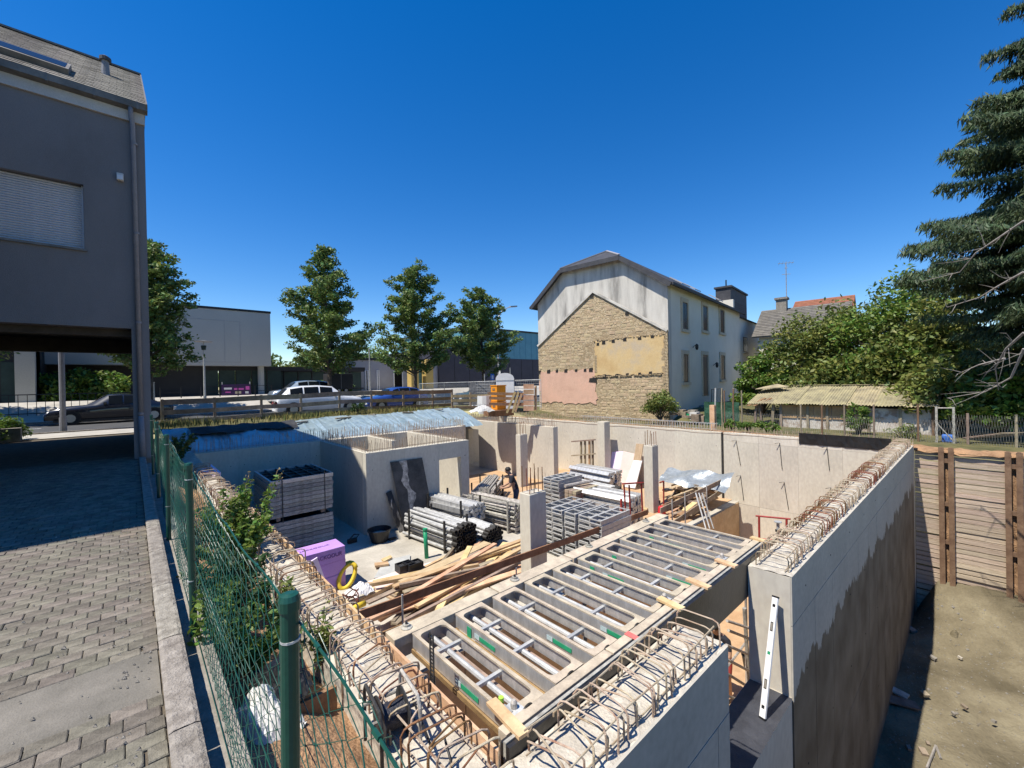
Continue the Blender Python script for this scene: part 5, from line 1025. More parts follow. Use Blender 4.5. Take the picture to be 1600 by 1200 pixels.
for (u0, v0, u1, v1) in ((805, 612, 792, 645), (810, 612, 801, 645), (815, 616, 805, 643)): MB().beam(PD(u0, v0, s_), PD(u1, v1, s_), .10, .10).build('raker', 'wood', t)
for v in (616, 623, 632): MB().beam(PD(764, v-1, s_), PD(818, v, s_), .04, .14).build('rail', 'woodb', t)

# ------------------------------------------------------------------ vehicles
def car(loc, rz, L, Wd, H, paint, label, prof, seedname='parked_car'):
    """prof: list of (fraction of length, belt height, roof height or 0) ; front at +x"""
    t = thing(seedname, loc, label, 'car', 'cars along the street', rz=rz, local=True); hw = Wd/2; mb = MB(); ST = []
    for f, zb, zr in prof:
        x = (f-.5)*L; taper = 1-.10*abs(2*f-1)**4; w = hw*taper
        if zr: ST.append([(x, s*yy, zz) for s in (1,) for yy, zz in ((w*.90, .24), (w, .42), (w, zb*.82), (w*.965, zb), (w*.76, zr-.05), (w*.55, zr), (0, zr+.012))])
        else: ST.append([(x, yy, zz) for yy, zz in ((w*.90, .24), (w, .42), (w, zb*.80), (w*.94, zb-.04), (w*.80, zb), (w*.5, zb+.015), (0, zb+.02))])
    n = 7; v = []; f_ = []
    for s in ST: v += [(x, y, z) for x, y, z in s]+[(x, -y, z) for x, y, z in reversed(s[:-1])]
    m = 2*n-1
    for i in range(len(ST)-1):
        f_ += [(i*m+k, i*m+k+1, (i+1)*m+k+1, (i+1)*m+k) for k in range(m-1)]
    f_ += [tuple(range(m)), tuple(range(len(ST)*m-1, (len(ST)-1)*m-1, -1))]
    mb.add(v, f_); body = mb.build('body', paint, t, smooth=False)
    for p in body.data.polygons: p.use_smooth = True
    # glass: panes a few mm proud of the greenhouse
    gi = [i for i, q in enumerate(prof) if q[2]]
    for s in (1, -1):
        for a, b in zip(gi, gi[1:]):
            A, Bq = ST[a], ST[b]; P = [Vector(A[3]), Vector(Bq[3]), Vector(Bq[4]), Vector(A[4])]; c = sum(P, Vector())/4; P = [c+(q-c)*.90 for q in P]; P = [Vector((q.x, s*(q.y+.012), q.z+.004)) for q in P]; MB().add(P, [(0, 1, 2, 3)]).build('side_window', 'carglass', t)
    for a, b, nm in ((gi[0]-1, gi[0], 'rear_window'), (gi[-1], gi[-1]+1, 'windscreen')):
        z0 = 3; A, Bq = (ST[a], ST[b]); lo_, hi_ = (A, Bq) if nm == 'rear_window' else (Bq, A); P = [Vector((lo_[4][0], lo_[4][1]*.95, lo_[4][2])), Vector((lo_[4][0], -lo_[4][1]*.95, lo_[4][2])), Vector((hi_[5][0], -hi_[5][1]*1.15, hi_[5][2])), Vector((hi_[5][0], hi_[5][1]*1.15, hi_[5][2]))]; c = sum(P, Vector())/4; off = Vector(((-.03 if nm == 'rear_window' else .03), 0, .03)); MB().add([c+(q-c)*.86+off for q in P], [(0, 1, 2, 3)]).build(nm, 'carglass', t)
    wr = .34 if H > 1.55 else .32
    for fx in (-.5*L+.80, .5*L-.86):
        for s in (1, -1):
            y = s*(hw-.10); w = MB().lathe([(wr*.62, -.11), (wr*.96, -.11), (wr, -.08), (wr, .08), (wr*.96, .11), (wr*.62, .11)], (fx, y, wr), 20, 'y').build('wheel', 'tyre', t); MB().lathe([(wr*.62, -.115), (wr*.60, .0), (wr*.6, .115)], (fx, y, wr), 10, 'y').build('rim', 'rim', w)
            MB().lathe([(wr*1.16, -.02), (wr*1.16, .02)], (fx, s*(hw-.018), wr+.01), 18, 'y').build('wheel_arch', 'black', t)
    zb = prof[0][1]
    for s in (1, -1):
        box(-.5*L-.012, -.5*L+.10, s*hw*.62-.18, s*hw*.62+.18, zb*.72, zb*.86).build('tail_lamp', 'tail', t); box(.5*L-.16, .5*L+.012, s*hw*.62-.17, s*hw*.62+.17, prof[-1][1]*.80, prof[-1][1]*.97).build('headlight', 'lampw', t)
        gx = (prof[gi[-1]][0]-.5)*L+.1; box(gx-.06, gx+.06, s*(hw+.02)-.07, s*(hw+.02)+.07, prof[gi[-1]][1], prof[gi[-1]][1]+.13).build('mirror', paint, t, bevel=.02)
    box(-.5*L-.02, -.5*L+.02, -.26, .26, zb*.55, zb*.55+.11).build('number_plate', 'white', t); box(-.5*L+.3, .5*L-.3, -hw*.96, hw*.96, .16, .26).build('sill', 'black', t)
    return t
SUV = [(0, .80, 0), (.012, 1.0, 0), (.03, 1.06, 0), (.13, 1.06, 1.55), (.28, 1.04, 1.65), (.46, 1.02, 1.67), (.62, 1.0, 1.60), (.77, .99, 0), (.88, .96, 0), (.965, .88, 0), (1, .62, 0)]
SED = [(0, .78, 0), (.02, .93, 0), (.13, .96, 0), (.30, .93, 1.38), (.42, .92, 1.44), (.54, .92, 1.42), (.71, .90, 0), (.86, .86, 0), (.96, .76, 0), (1, .55, 0)]
HAT = [(0, .70, 0), (.015, .92, 0), (.05, .95, 0), (.17, .95, 1.36), (.32, .94, 1.46), (.50, .93, 1.45), (.60, .92, 1.34), (.76, .90, 0), (.90, .82, 0), (.97, .74, 0), (1, .52, 0)]
car((8.35, 26.6, 0), R(-3), 4.75, 1.9, 1.66, 'pwhite', 'white SUV passing behind the timber barrier', SUV)
car((9.4, 33.6, .42), R(180), 4.4, 1.8, 1.6, 'psilv', 'silver blue car parked beyond the road before the glass front', [(f, b, r and r*.97) for f, b, r in SUV])
car((12.9, 26.0, 0), R(178), 4.2, 1.78, 1.46, 'pblue', 'blue hatchback behind the timber barrier', HAT)
car((-.7, 31.0-1.2, 0), R(180), 4.7, 1.8, 1.44, 'pblk', 'black saloon car seen through the passage', SED)
car((20.2, 26.0, 0), R(175), 4.4, 1.8, 1.44, 'pteal', 'dark teal car behind the pale barrier', SED)
t = thing('box_trailer', (13.1, 36.6, 1.0), 'dark box trailer parked beyond the road between two trees', 'trailer')
box(12.1, 14.1, 36.0, 37.4, 1.28, 2.62).build('box', 'moddk', t, bevel=.03); box(13.09, 13.11, 35.985, 36.0, 1.3, 2.58).build('door_seam', 'lgrey', t)
for x in (12.9, 13.5): w = MB().lathe([(.15, -.09), (.22, -.09), (.22, .09), (.15, .09)], (x, 36.08, 1.22), 16, 'y').build('wheel', 'tyre', t); MB().lathe([(.12, -.1), (.12, .1)], (x, 36.08, 1.22), 8, 'y').build('rim', 'rim', w)
box(14.1, 15.3, 36.65, 36.75, 1.3, 1.4).build('drawbar', 'steeld', t)

# ------------------------------------------------------------------ street furniture
def lamp(u, v, y, label, head='disc', vb=None):
    p = PY(u, v, y); t = thing('street_lamp', (p.x, y, .1), label, 'lamp'); MB().tube([(p.x, y, .1), (p.x, y, p.z-.6 if head == 'disc' else p.z)], [.07, .05], 8).build('pole', 'galv', t)
    MB().lathe([(.1, .1), (.1, 1.1)], (p.x, y, 0), 8).build('base', 'galv', t)
    if head == 'disc': h = MB().lathe([(.12, -.6), (.16, -.35), (.14, -.3)], p, 10).build('lantern', 'glassg', t); MB().lathe([(.5, -.05), (.52, -.02), (.1, .03)], p, 16).build('reflector_disc', 'lgrey', h); MB().tube([p+Z*-.35, p], .03, 6).build('stem', 'galv', h)
    return t, p
lamp(318, 533, 35.6, 'pole lamp with a flat disc reflector before the pale modern building')
p = PY(802, 480, 36); t = thing('street_lamp', (p.x-1.2, 36, .1), 'tall street lamp with a curved arm behind the rightmost street tree', 'lamp'); MB().tube([(p.x-2.4, 36, .1), (p.x-2.4, 36, p.z-1.5), (p.x-1.6, 36, p.z-.4), (p.x-.4, 36, p.z)], [.1, .07, .05, .05], 8).build('pole', 'galv', t); MB().beam(p-Vector((.5, 0, 0)), p+Vector((.5, 0, .15)), .3, .15).build('lamp_head', 'lgrey', t)
p = PY(96, 560, 24.4); t = thing('signpost', (p.x, 24.4, 0), 'grey steel post seen through the passage', 'post'); MB().tube([(p.x, 24.4, 0), (p.x, 24.4, 4.6)], .09, 10).build('pole', 'pipegr', t); MB().lathe([(.11, 0), (.11, .6)], (p.x, 24.4, 0), 10).build('sleeve', 'pipegr', t)
for k, (u, v, y) in enumerate(((240, 598, 34), (577, 545, 37), (757, 585, 30), (797, 575, 36))):
    p = PY(u, v, y); t = thing('signpost', (p.x, y, .1), ('thin post beside the grey building corner', 'thin tall pole left of the middle tree', 'thin post behind the mesh fence', 'thin pole behind the portable toilet')[k], 'post'); MB().tube([(p.x, y, .1), (p.x, y, p.z)], .05, 6).build('pole', 'galv', t); MB().lathe([(.06, 0), (.06, .04)], p, 6).build('cap', 'galv', t)
p = PY(769, 590, 30); t = thing('parking_sign', (p.x, 30, 0), 'small blue sign on a post left of the portable toilet', 'sign'); MB().tube([(p.x, 30, 0), (p.x, 30, p.z+.3)], .03, 6).build('post', 'galv', t); box(p.x-.2, p.x+.2, 29.95, 29.965, p.z-.25, p.z+.35).build('panel', 'signb', t); box(p.x-.1, p.x+.1, 29.94, 29.951, p.z-.15, p.z+.2).build('symbol', 'white', t)
t = thing('railing', (-4, 33, 0), 'dark metal railing beyond the road seen through the passage', 'railing')
for x in np.arange(-6.0, .2, .32): box(x-.012, x+.012, 33.48, 33.51, .3, 1.45).build('bar', 'moddk', t)
box(-6.2, .3, 33.47, 33.52, 1.45, 1.50).build('handrail', 'moddk', t); box(-6.2, .3, 33.47, 33.52, .45, .5).build('bottom_rail', 'moddk', t)
t = thing('low_railing', (4, 33, 0), 'low metal railing and light kerb before the dark ground floor', 'railing')
for x in np.arange(1.4, 8.2, 1.1): box(x-.03, x+.03, 36.5, 36.56, 1.0, 1.75).build('post', 'moddk', t)
for z in (1.35, 1.72): box(1.4, 8.2, 36.51, 36.55, z, z+.04).build('rail', 'moddk', t)

# ------------------------------------------------------------------ pale modern building across the street
MBd = thing('modern_building', (2, 45, 0), 'pale grey flat-roofed modern building cantilevering over a glazed ground floor', 'building'); y0 = 42.0
a, b = PY(422, 490, y0), PY(423, 572, y0); X1 = a.x; zt_, zb_ = a.z, b.z
box(-14, X1, y0, y0+14, zb_, zt_).build('upper_volume', 'modern', MBd); box(-14, X1+.05, y0-.05, y0+14, zt_, zt_+.18).build('roof_edge', 'moddk', MBd)
for x in (2.2, 5.8, X1-2.3): box(x-.012, x+.012, y0-.012, y0+.01, zb_+.3, zt_-.9).build('joint', 'lgrey', MBd)
for z in (zb_+.3, zt_-.9): box(2.2, X1-2.3, y0-.012, y0+.01, z-.012, z+.012).build('joint', 'lgrey', MBd)
box(-14, X1-4.9, y0+1.2, y0+1.5, 0, zb_-.002).build('dark_wall', 'moddk', MBd)
for i in range(5): x = X1-4.9+i*1.2; w = box(x+.04, x+1.16, y0+1.3, y0+1.34, .1, zb_-.35).build('glazing', 'glassg', MBd); box(x, x+.06, y0+1.26, y0+1.38, .0, zb_-.3).build('mullion', 'moddk', w)
box(X1-4.9, X1+9, y0+1.2, y0+1.4, zb_-.35, zb_-.002).build('lintel', 'moddk', MBd); MB().lathe([(.25, 0), (.25, zb_)], (X1-.7, y0+.6, 0), 14).build('round_column', 'modern', MBd)
gl = thing('glass_pavilion', (X1+4, y0+3, 0), 'low glazed pavilion right of the pale modern building', 'building')
for i in range(7): x = X1+.2+i*1.25; w = box(x+.04, x+1.2, y0+2, y0+2.05, .1, zb_-.45).build('glazing', 'glassg', gl); box(x, x+.07, y0+1.95, y0+2.1, 0, zb_-.4).build('mullion', 'moddk', w)
box(X1+.1, X1+9.2, y0+1.9, y0+9, zb_-.42, zb_-.05).build('roof', 'moddk', gl); box(X1+.1, X1+9, y0+5, y0+5.1, 0, zb_-.42).build('inner_wall', 'lgrey', gl)
bn = thing('banner', (6, 40, .6), 'violet banner with coloured lettering on the glazed ground floor', 'banner'); a, b = PY(346, 601, 40.5), PY(392, 617, 40.5); x0, x1 = a.x, b.x
box(x0, x1, 40.48, 40.5, b.z, a.z).build('cloth', 'banner', bn)
for i, (f0, f1, g0, g1, m) in enumerate(((.08, .34, .55, .72, 'white'), (.42, .75, .5, .66, 'bpinkm'), (.12, .3, .25, .4, 'bpinkm'), (.45, .66, .15, .4, 'sand'), (.82, .95, .5, .85, 'bpinkm'), (.8, .92, .15, .35, 'white'))): box(x0+(x1-x0)*f0, x0+(x1-x0)*f1, 40.47, 40.481, b.z+(a.z-b.z)*g0, b.z+(a.z-b.z)*g1).build('print_patch', m, bn)
for x in (x0+.05, x1-.05): box(x-.03, x+.03, 40.5, 40.56, .02, a.z+.2).build('stake', 'galv', bn)
# left neighbour seen through the passage
nb = thing('white_building', (-9, 42, 0), 'white modern building with a dark canopy seen through the passage', 'building'); a, b = PY(22, 555, 38), PY(56, 640, 38)
box(a.x, b.x, 38, 40, 0, 8).build('wall_pier', 'modern', nb); box(a.x-9, a.x-.02, 38.6, 40, 0, 8).build('dark_front', 'moddk', nb); box(a.x-.6, a.x-.05, 38.5, 38.6, .4, 3.4).build('pane', 'glassg', nb)
c, d = PY(66, 560, 46), PY(95, 640, 46); box(b.x, c.x, 38.5, 46.3, 0, 8).build('dark_recess', 'moddk', nb); box(c.x, d.x+.4, 46, 46.4, 0, 4.2).build('rear_wall', 'modern', nb); box(c.x-4, PY(130, 560, 44).x+3, 43, 46, 4.3, 5.4).build('canopy', 'moddk', nb)
for k in range(5): q = PY(74, 578+k*7, 45.98); box(q.x-.22, q.x+.22, 45.97, 45.995, q.z-.16, q.z+.12).build('letter_mark', 'moddk', nb)
# ------------------------------------------------------------------ halls at the back
hl = thing('hall_building', (40, 52, 0), 'long hall with dark violet wall and teal cladding above behind the trees', 'building'); hy = 46
a, b = PY(685, 538, hy), PY(860, 521, hy); XA, XB = a.x, b.x+8
box(XA, XB, hy, hy+20, 0, 5.0).build('lower_wall', 'navy', hl); box(XA+4.5, XB, hy+.05, hy+20, 5.0, 9.0).build('upper_cladding', 'teal', hl); box(XA+4.3, XB, hy-.05, hy+20, 9.0, 9.25).build('roof_edge', 'moddk', hl)
for i in range(int((XB-XA-5)/1.2)): x = XA+4.6+i*1.2; box(x-.02, x+.02, hy+.02, hy+.06, 5.02, 8.98).build('seam', 'teal', hl)
for i in range(int((XB-XA)/2.4)): x = XA+i*2.4; box(x-.03, x+.03, hy-.03, hy+.01, .02, 4.96).build('seam', 'moddk', hl)
box(XA, XA+4.4, hy, hy+20, 5.0, 6.2).build('low_roof_block', 'navy', hl)
lg = thing('service_building', (22, 46, 0), 'light grey low building with a glazed door behind the trees', 'building'); a, b = PY(535, 560, 46), PY(690, 560, 46)
box(a.x, b.x, 46.3, 56, 0, 4.4).build('wall', 'lgrey', lg); box(a.x, b.x+.1, 46.2, 56, 4.4, 4.65).build('roof_edge', 'moddk', lg)
for u0, u1, m in ((616, 628, 'glass'), (572, 574, 'moddk'), (590, 591, 'moddk')): p, q = PY(u0, 570, 46.2), PY(u1, 570, 46.2); w = box(p.x, q.x, 46.24, 46.3, .1, 3.2).build('door', m, lg); box(p.x-.12, p.x, 46.2, 46.3, 0, 3.3).build('frame', 'white', w); box(q.x, q.x+.12, 46.2, 46.3, 0, 3.3).build('frame', 'white', w)
for u in (646, 669):
    p = PY(u, 590, 44); MB().box(p.x-.5, p.x+.5, 43.6, 44.6, 0, 4.5).build('yellow_column', 'ycol', label=('left one of the two square yellow columns', 'right one of the two square yellow columns')[u > 650], cat='column', group='yellow columns', bevel=.05)
p, q = PY(652, 580, 44.5), PY(665, 580, 44.5); box(p.x, q.x, 44.8, 44.9, 0, 4.2).build('glass_door', 'teal', lg)

# ------------------------------------------------------------------ street trees
def street_tree(x, y, h, r, label, seed, z0=.3, base=2.7, pw=.62, lean=0.):
    rng = np.random.default_rng(seed); t = thing('street_tree', (x, y, z0), label, 'tree', 'street trees in a row'); wd = MB(); C = []; ph = rng.random(8)*6.28
    wd.tube([(x, y, z0), (x+.05, y, z0+h*.35), (x-.04+lean*.5, y+.04, z0+h*.7), (x+lean, y, z0+h*.95)], [.17, .13, .08, .02], 8)
    nb_ = 74
    for i in range(nb_):
        f = i/(nb_-1); a = i*2.4+rng.normal()*.4; zz = z0+base+(h-base)*f**.9+rng.normal()*.15
        prof = r*(min(1, (f+.14)/.30))**.6*(1-f)**pw; prof *= 1+.20*math.sin(2*a+ph[0])+.16*math.sin(a+ph[1]+f*5)+.20*math.sin(f*17+ph[2]+1.5*math.sin(a)); prof = max(.18, prof*(.72+.40*rng.random()))
        p0 = np.array([x+lean*f, y, zz-.30*prof]); tip = np.array([x+lean*f+math.cos(a)*prof, y+math.sin(a)*prof, zz+.16*prof+rng.normal()*.15])
        wd.tube([tuple(p0), tuple((p0+tip)/2+np.array([0, 0, .08])), tuple(tip)], [.05*(1-f)+.014, .03*(1-f)+.009, .004], 4)
        for s in np.linspace(.35, 1.0, max(2, int(prof*2.4))): C.append(p0*(1-s)+tip*s+rng.normal(size=3)*.13)
    wd.build('trunk', 'bark', t); C = np.array(C); lf = MB()
    leaves(lf, C, 44, (.42, .42, .28), .135, .6, .15, rng); leaves(lf, C, 22, (.55, .55, .38), .10, .7, .1, rng); lf.build('crown', 'leafo', t); return t
def ttop(u, v, y): p = PY(u, v, y); return p
for (u, v, y, r, lab, sd) in ((228, 388, 32.6, 2.8, 'street tree partly hidden by the grey building', 41), (510, 397, 32.6, 3.9, 'tallest street tree left of the middle of the row', 42), (645, 420, 32.9, 3.9, 'middle street tree before the yellow columns', 43), (752, 458, 33.2, 3.7, 'rightmost street tree before the teal hall', 44)):
    p = ttop(u, v, y); street_tree(p.x, y, p.z-.1, r, lab, sd, pw={41: .6, 42: .68, 43: .55, 44: .45}[sd], lean={41: .2, 42: -.15, 43: .1, 44: -.3}[sd])
p = PY(20, 540, 33); street_tree(p.x-2.0, 33, 8.5, 2.6, 'street tree at the left edge showing low leaves in the passage', 45)
for k, (u, v, y, r, h, lab) in enumerate(((108, 570, 40, 1.7, 3.6, 'round green bush beyond the road in the passage, left one'), (152, 575, 40, 1.6, 3.4, 'round green bush beyond the road in the passage, right one'), (430, 550, 52, 3.2, 5.2, 'green tree mass right of the pale modern building'), (580, 545, 60, 3.5, 8, 'pale green tree far behind between two street trees'), (525, 590, 38, 1.3, 2.9, 'low bright green bush under the tallest street tree'))):
    p = PY(u, v, y); shrub('background_bush', (p.x, y, 0), r, h, 190, .14, 'leafw' if k in (0, 1, 3, 4) else 'leafb', lab, seed=60+k, cat='bush')
# ------------------------------------------------------------------ the old house with the bare gable
HC = Vector((20.83, 10.88, 0)); HR = math.atan2(.95, 8.52); H = thing('old_house', HC, 'old cream house with a bare rubble stone gable and the outline of a demolished roof', 'house', rz=HR, local=True)
ex = Vector((math.cos(HR), math.sin(HR), 0)); ey = Vector((-math.sin(HR), math.cos(HR), 0))
def HG(u, v): p = PP(u, v, HC, ex)-HC; return (p.dot(ey), p.z)          # on the gable: (local y, z)
def HF(u, v): p = PP(u, v, HC, ey)-HC; return (p.dot(ex), p.z)          # on the facade: (local x, z)
HW = HG(840, 470)[0]; ZE = 6.7; yl, zl = HG(880, 427); yr, zr = HG(972, 404); zk = (zl+zr)/2+.05; HD = HF(1155, 465)[0]
RY = (yl+yr)/2; ZR = zk+1.25
GP = [(0, -.6), (HW, -.6), (HW, ZE), (yl, zk), (yr, zk), (0, ZE)]
def gpoly(name, m, pts, d0, d1, par=None, label=None): return MB().extr([(d0, y, z) for y, z in pts], (d1-d0, 0, 0)).build(name, m, par or H, label=label)
gpoly('gable_wall', 'hwhite', GP, .0, .4)
box(.4, HD, .0, .35, -.6, ZE).build('facade_wall', 'hcream', H); box(.4, HD, HW-.35, HW, -.6, ZE).build('rear_wall', 'hcream', H); box(HD-.35, HD, .35, HW-.35, -.6, ZE+1).build('end_wall', 'hcream', H)
scar = [HG(842, 541), HG(928, 456), HG(1044, 517)]
gpoly('stone_gable', 'gstone', [(HG(846, 640)[0], -.6), scar[0], (scar[1][0], scar[1][1]), scar[2], (.0, -.6)], -.10, -.002)
def strip3(a, b, w, h, x, m, nm): MB().beam((x, a[0], a[1]), (x, b[0], b[1]), w, h, (1, 0, 0)).build(nm, m, H)
strip3(scar[0], scar[1], .12, .10, -.13, 'hwhite', 'roof_scar'); strip3(scar[1], scar[2], .12, .10, -.13, 'hwhite', 'roof_scar')
def jag(q, step=.16, amp=.05):
    out = []
    for a, b in zip(q, q[1:]+q[:1]):
        n = max(1, int(math.hypot(b[0]-a[0], b[1]-a[1])/step))
        for k in range(n): f = k/n; out.append((a[0]+(b[0]-a[0])*f+(random.gauss(0, amp) if k else 0), a[1]+(b[1]-a[1])*f+(random.gauss(0, amp) if k else 0)))
    return out
random.seed(12); q = [HG(931, 533), HG(931, 587), HG(1042, 584), HG(1039, 524)]; gpoly('ochre_plaster', 'hocre', jag(q), -.135, -.101)
q = [HG(846, 582), HG(846, 628), HG(934, 632), HG(932, 577)]; gpoly('pink_plaster', 'hpink', jag(q, .2, .06), -.13, -.101)
random.seed(8)
for (us, v0, v1) in (((845, 859, 872, 886, 902, 916, 925), 581, 578), ((936, 945, 960, 978, 1001, 1021), 538, 526), ((946, 965, 982, 1001, 1018), 588, 583), ((883,), 503, 503), ((926,), 462, 462), ((981,), 490, 490)):
    for i, u in enumerate(us):
        y, z = HG(u, v0+(v1-v0)*i/max(1, len(us)-1)); s = random.uniform(.08, .13); MB().extr([(-.15, y-s, z-s*.9), (-.15, y+s, z-s*.8), (-.15, y+s*.8, z+s*.8), (-.15, y-s*.9, z+s)], (.06, 0, 0)).build('joist_hole', 'dark', H)
for (a, b) in ((HG(931, 533), HG(1043, 522)), (HG(930, 589), HG(1045, 584))):   # broken plaster edges
    n = 26
    for i in range(n): f = (i+random.uniform(-.3, .3))/n; y = a[0]+(b[0]-a[0])*f; z = a[1]+(b[1]-a[1])*f+random.gauss(0, .025); s = random.uniform(.04, .1); MB().extr([(-.16, y-s, z-s*.35), (-.16, y+s, z-s*.45), (-.16, y+s*.8, z+s*.4), (-.16, y-s*.9, z+s*.3)], (.06, 0, 0)).build('stone', 'gstone', H)
def inpoly(p, q):
    c = False
    for a, b in zip(q, q[1:]+q[:1]):
        if (a[1] > p[1]) != (b[1] > p[1]) and p[0] < (b[0]-a[0])*(p[1]-a[1])/(b[1]-a[1])+a[0]: c = not c
    return c
SG = [(HG(846, 640)[0], -.6), scar[0], scar[1], scar[2], (.0, -.6)]; OC = [HG(929, 530), HG(929, 590), HG(1046, 587), HG(1046, 520)]; PK = [HG(844, 579), HG(844, 631), HG(936, 635), HG(934, 574)]; cand = []; random.seed(44)
z = -.35
while z < scar[1][1]:
    h_ = random.uniform(.10, .17); y = .1
    while y < HW:
        w_ = random.uniform(.14, .42)
        if all(inpoly(q, SG) and not inpoly(q, OC) and not inpoly(q, PK) for q in ((y-.03, z-.03), (y+w_+.03, z-.03), (y-.03, z+h_+.06), (y+w_+.03, z+h_+.06))): cand.append((y, z, w_, h_))
        y += w_+.025
    z += h_+.025
random.shuffle(cand)
for y, z, w_, h_ in cand[:290]:
    e = random.uniform(.005, .018); j_ = [random.uniform(-.02, .02) for _ in range(8)]; F4 = [(y+j_[0], z+j_[1]), (y+w_+j_[2], z+j_[3]), (y+w_+j_[4], z+h_+j_[5]), (y+j_[6], z+h_+j_[7])]; cy_, cz_ = y+w_/2, z+h_/2
    MB().add([(-.098, a, b) for a, b in F4]+[(-.10-e, cy_+(a-cy_)*.82, cz_+(b-cz_)*.78) for a, b in F4], [(4, 5, 6, 7), (0, 1, 5, 4), (1, 2, 6, 5), (2, 3, 7, 6), (3, 0, 4, 7)]).build('stone', 'rubstone', H)
y, z = HG(929, 594); MB().extr([(-.15, y-.22, z-.15), (-.15, y+.3, z-.1), (-.15, y+.25, z+.12), (-.15, y-.2, z+.15)], (.05, 0, 0)).build('wall_hole', 'dark', H)
for k in range(34):   # toothed stone corner
    z = -.3+k*.155; w = random.uniform(.14, .34)
    if z > scar[2][1]: break
    box(-.16+random.uniform(0, .02), -.098, .0-random.uniform(0, .03), w, z, z+.14).build('quoin_stone', 'gstone', H)
for k in range(6): z = 1.2+k*.17; box(-.15, -.098, HG(932, 560)[0]-.1, HG(932, 560)[0]+.06, z+.9, z+1.05).build('stone', 'gstone', H)
# roof with clipped gable
ov = .30; sL = (zk-ZE)/(HW-yl); sR = (zk-ZE)/yr; RX = 1.9
def rp(x, y, z): return Vector((x, y, z))
A0, A1 = rp(-.35, -ov, ZE-ov*sR+.12), rp(-.35, yr, zk+.12); B0, B1 = rp(-.35, HW+ov, ZE-ov*sL+.12), rp(-.35, yl, zk+.12); Rg0, Rg1 = rp(RX, RY, ZR), rp(HD+.2, RY, ZR); A2, B2 = rp(HD+.2, -ov, ZE-ov*sR+.12), rp(HD+.2, HW+ov, ZE-ov*sL+.12)
rm = MB(); V_ = [A0, A1, B1, B0, Rg0, Rg1, A2, B2]; F_ = [(0, 6, 5, 4, 1), (1, 4, 2), (3, 2, 4, 5, 7)]; th = Vector((0, 0, -.14))
rm.add(V_+[p+th for p in V_], F_+[tuple(i+8 for i in reversed(f)) for f in F_]+[(0, 1, 9, 8), (1, 2, 10, 9), (2, 3, 11, 10), (3, 7, 15, 11), (6, 0, 8, 14), (7, 5, 13, 15), (5, 6, 14, 13)])
HRf = rm.build('roof', 'slated', H)
for a, b in ((A0, A1), (A1, B1), (B1, B0)): MB().beam(a-Z*.15+Vector((-.02, 0, 0)), b-Z*.15+Vector((-.02, 0, 0)), .05, .24).build('barge_board', 'slated', HRf)
for a, b in ((A1, Rg0), (B1, Rg0), (Rg0, Rg1)): MB().beam(a+Z*.03, b+Z*.03, .14, .05).build('ridge_flashing', 'lgrey', HRf)
MB().beam(A0+Vector((0, -.06, -.1)), A2+Vector((0, -.06, -.1)), .14, .14).build('gutter', 'slated', HRf); MB().beam(B0+Vector((0, .06, -.1)), B2+Vector((0, .06, -.1)), .14, .14).build('gutter', 'slated', HRf)
for (f0, f1) in ((.34, .44), (.50, .58), (.86, .93)):
    p, q = A0.lerp(A2, f0), A0.lerp(A2, f1); d = (Rg0-A1).normalized(); sl2 = (Vector((0, yr, zk))-Vector((0, -ov, ZE-ov*sR))).normalized(); P = [p+sl2*1.5+Z*.04, q+sl2*1.5+Z*.04, q+sl2*2.4+Z*.04, p+sl2*2.4+Z*.04]; MB().extr(P, (0, 0, .07)).build('roof_window', 'lgrey', HRf)
# facade windows and door, cut as recessed boxes with stone surrounds
def win(u0, v0, u1, v1, door=False):
    x0, za = HF(u0, v0); x1, zb = HF(u1, v1); zb = min(zb, za-.9); w = box(x0, x1, -.012, .02, zb, za).build('door' if door else 'window', 'bframe', H)
    if door: box(x0+.12, x1-.1, -.03, -.013, zb+.1, za-.15).build('door_leaf', 'moddk', w)
    else:
        m_ = (x0+x1)/2; box(x0+.08, m_-.03, -.022, -.013, zb+.08, za-.08).build('pane', 'glass', w); box(m_+.03, x1-.08, -.022, -.013, zb+.08, za-.08).build('pane', 'glass', w)
    for a in ((x0-.18, x0, zb, za), (x1, x1+.18, zb, za), (x0-.18, x1+.18, za, za+.22)): box(a[0], a[1], -.06, .01, a[2], a[3]).build('surround', 'sand', w)
    if not door: box(x0-.22, x1+.22, -.12, .01, zb-.16, zb-.001).build('sill', 'sand', w)
for a in ((1065, 471, 1074, 516), (1097, 477, 1105, 518), (1124, 483, 1131, 521), (1066.5, 553, 1075, 597), (1125, 555, 1132, 593)): win(*a)
win(1097, 554, 1106, 618, True)
for u, v in ((1114, 571), (1082, 543)): x, z = HF(u, v); l_ = MB().lathe([(.05, -.15), (.09, -.05), (.09, .12), (.02, .2)], (x, -.25, z), 8).build('wall_lantern', 'black', H); MB().tube([(x, -.02, z), (x, -.25, z+.2)], .02, 5).build('bracket', 'black', l_)
x, z = HF(1096, 600); hr = MB().tube([(x-.1, -.6, -.2), (x-.1, -.6, .95), (x+2.2, -.6, .95), (x+2.2, -.6, -.2)], .02, 5).build('stair_railing', 'black', H)
for k in range(7): box(x+.2+.3*k, x+.215+.3*k, -.61, -.595, .0, .95).build('baluster', 'black', hr)
box(x-.6, x+2.4, -1.2, -.02, -.6, .0).build('doorstep', 'ledge', H)
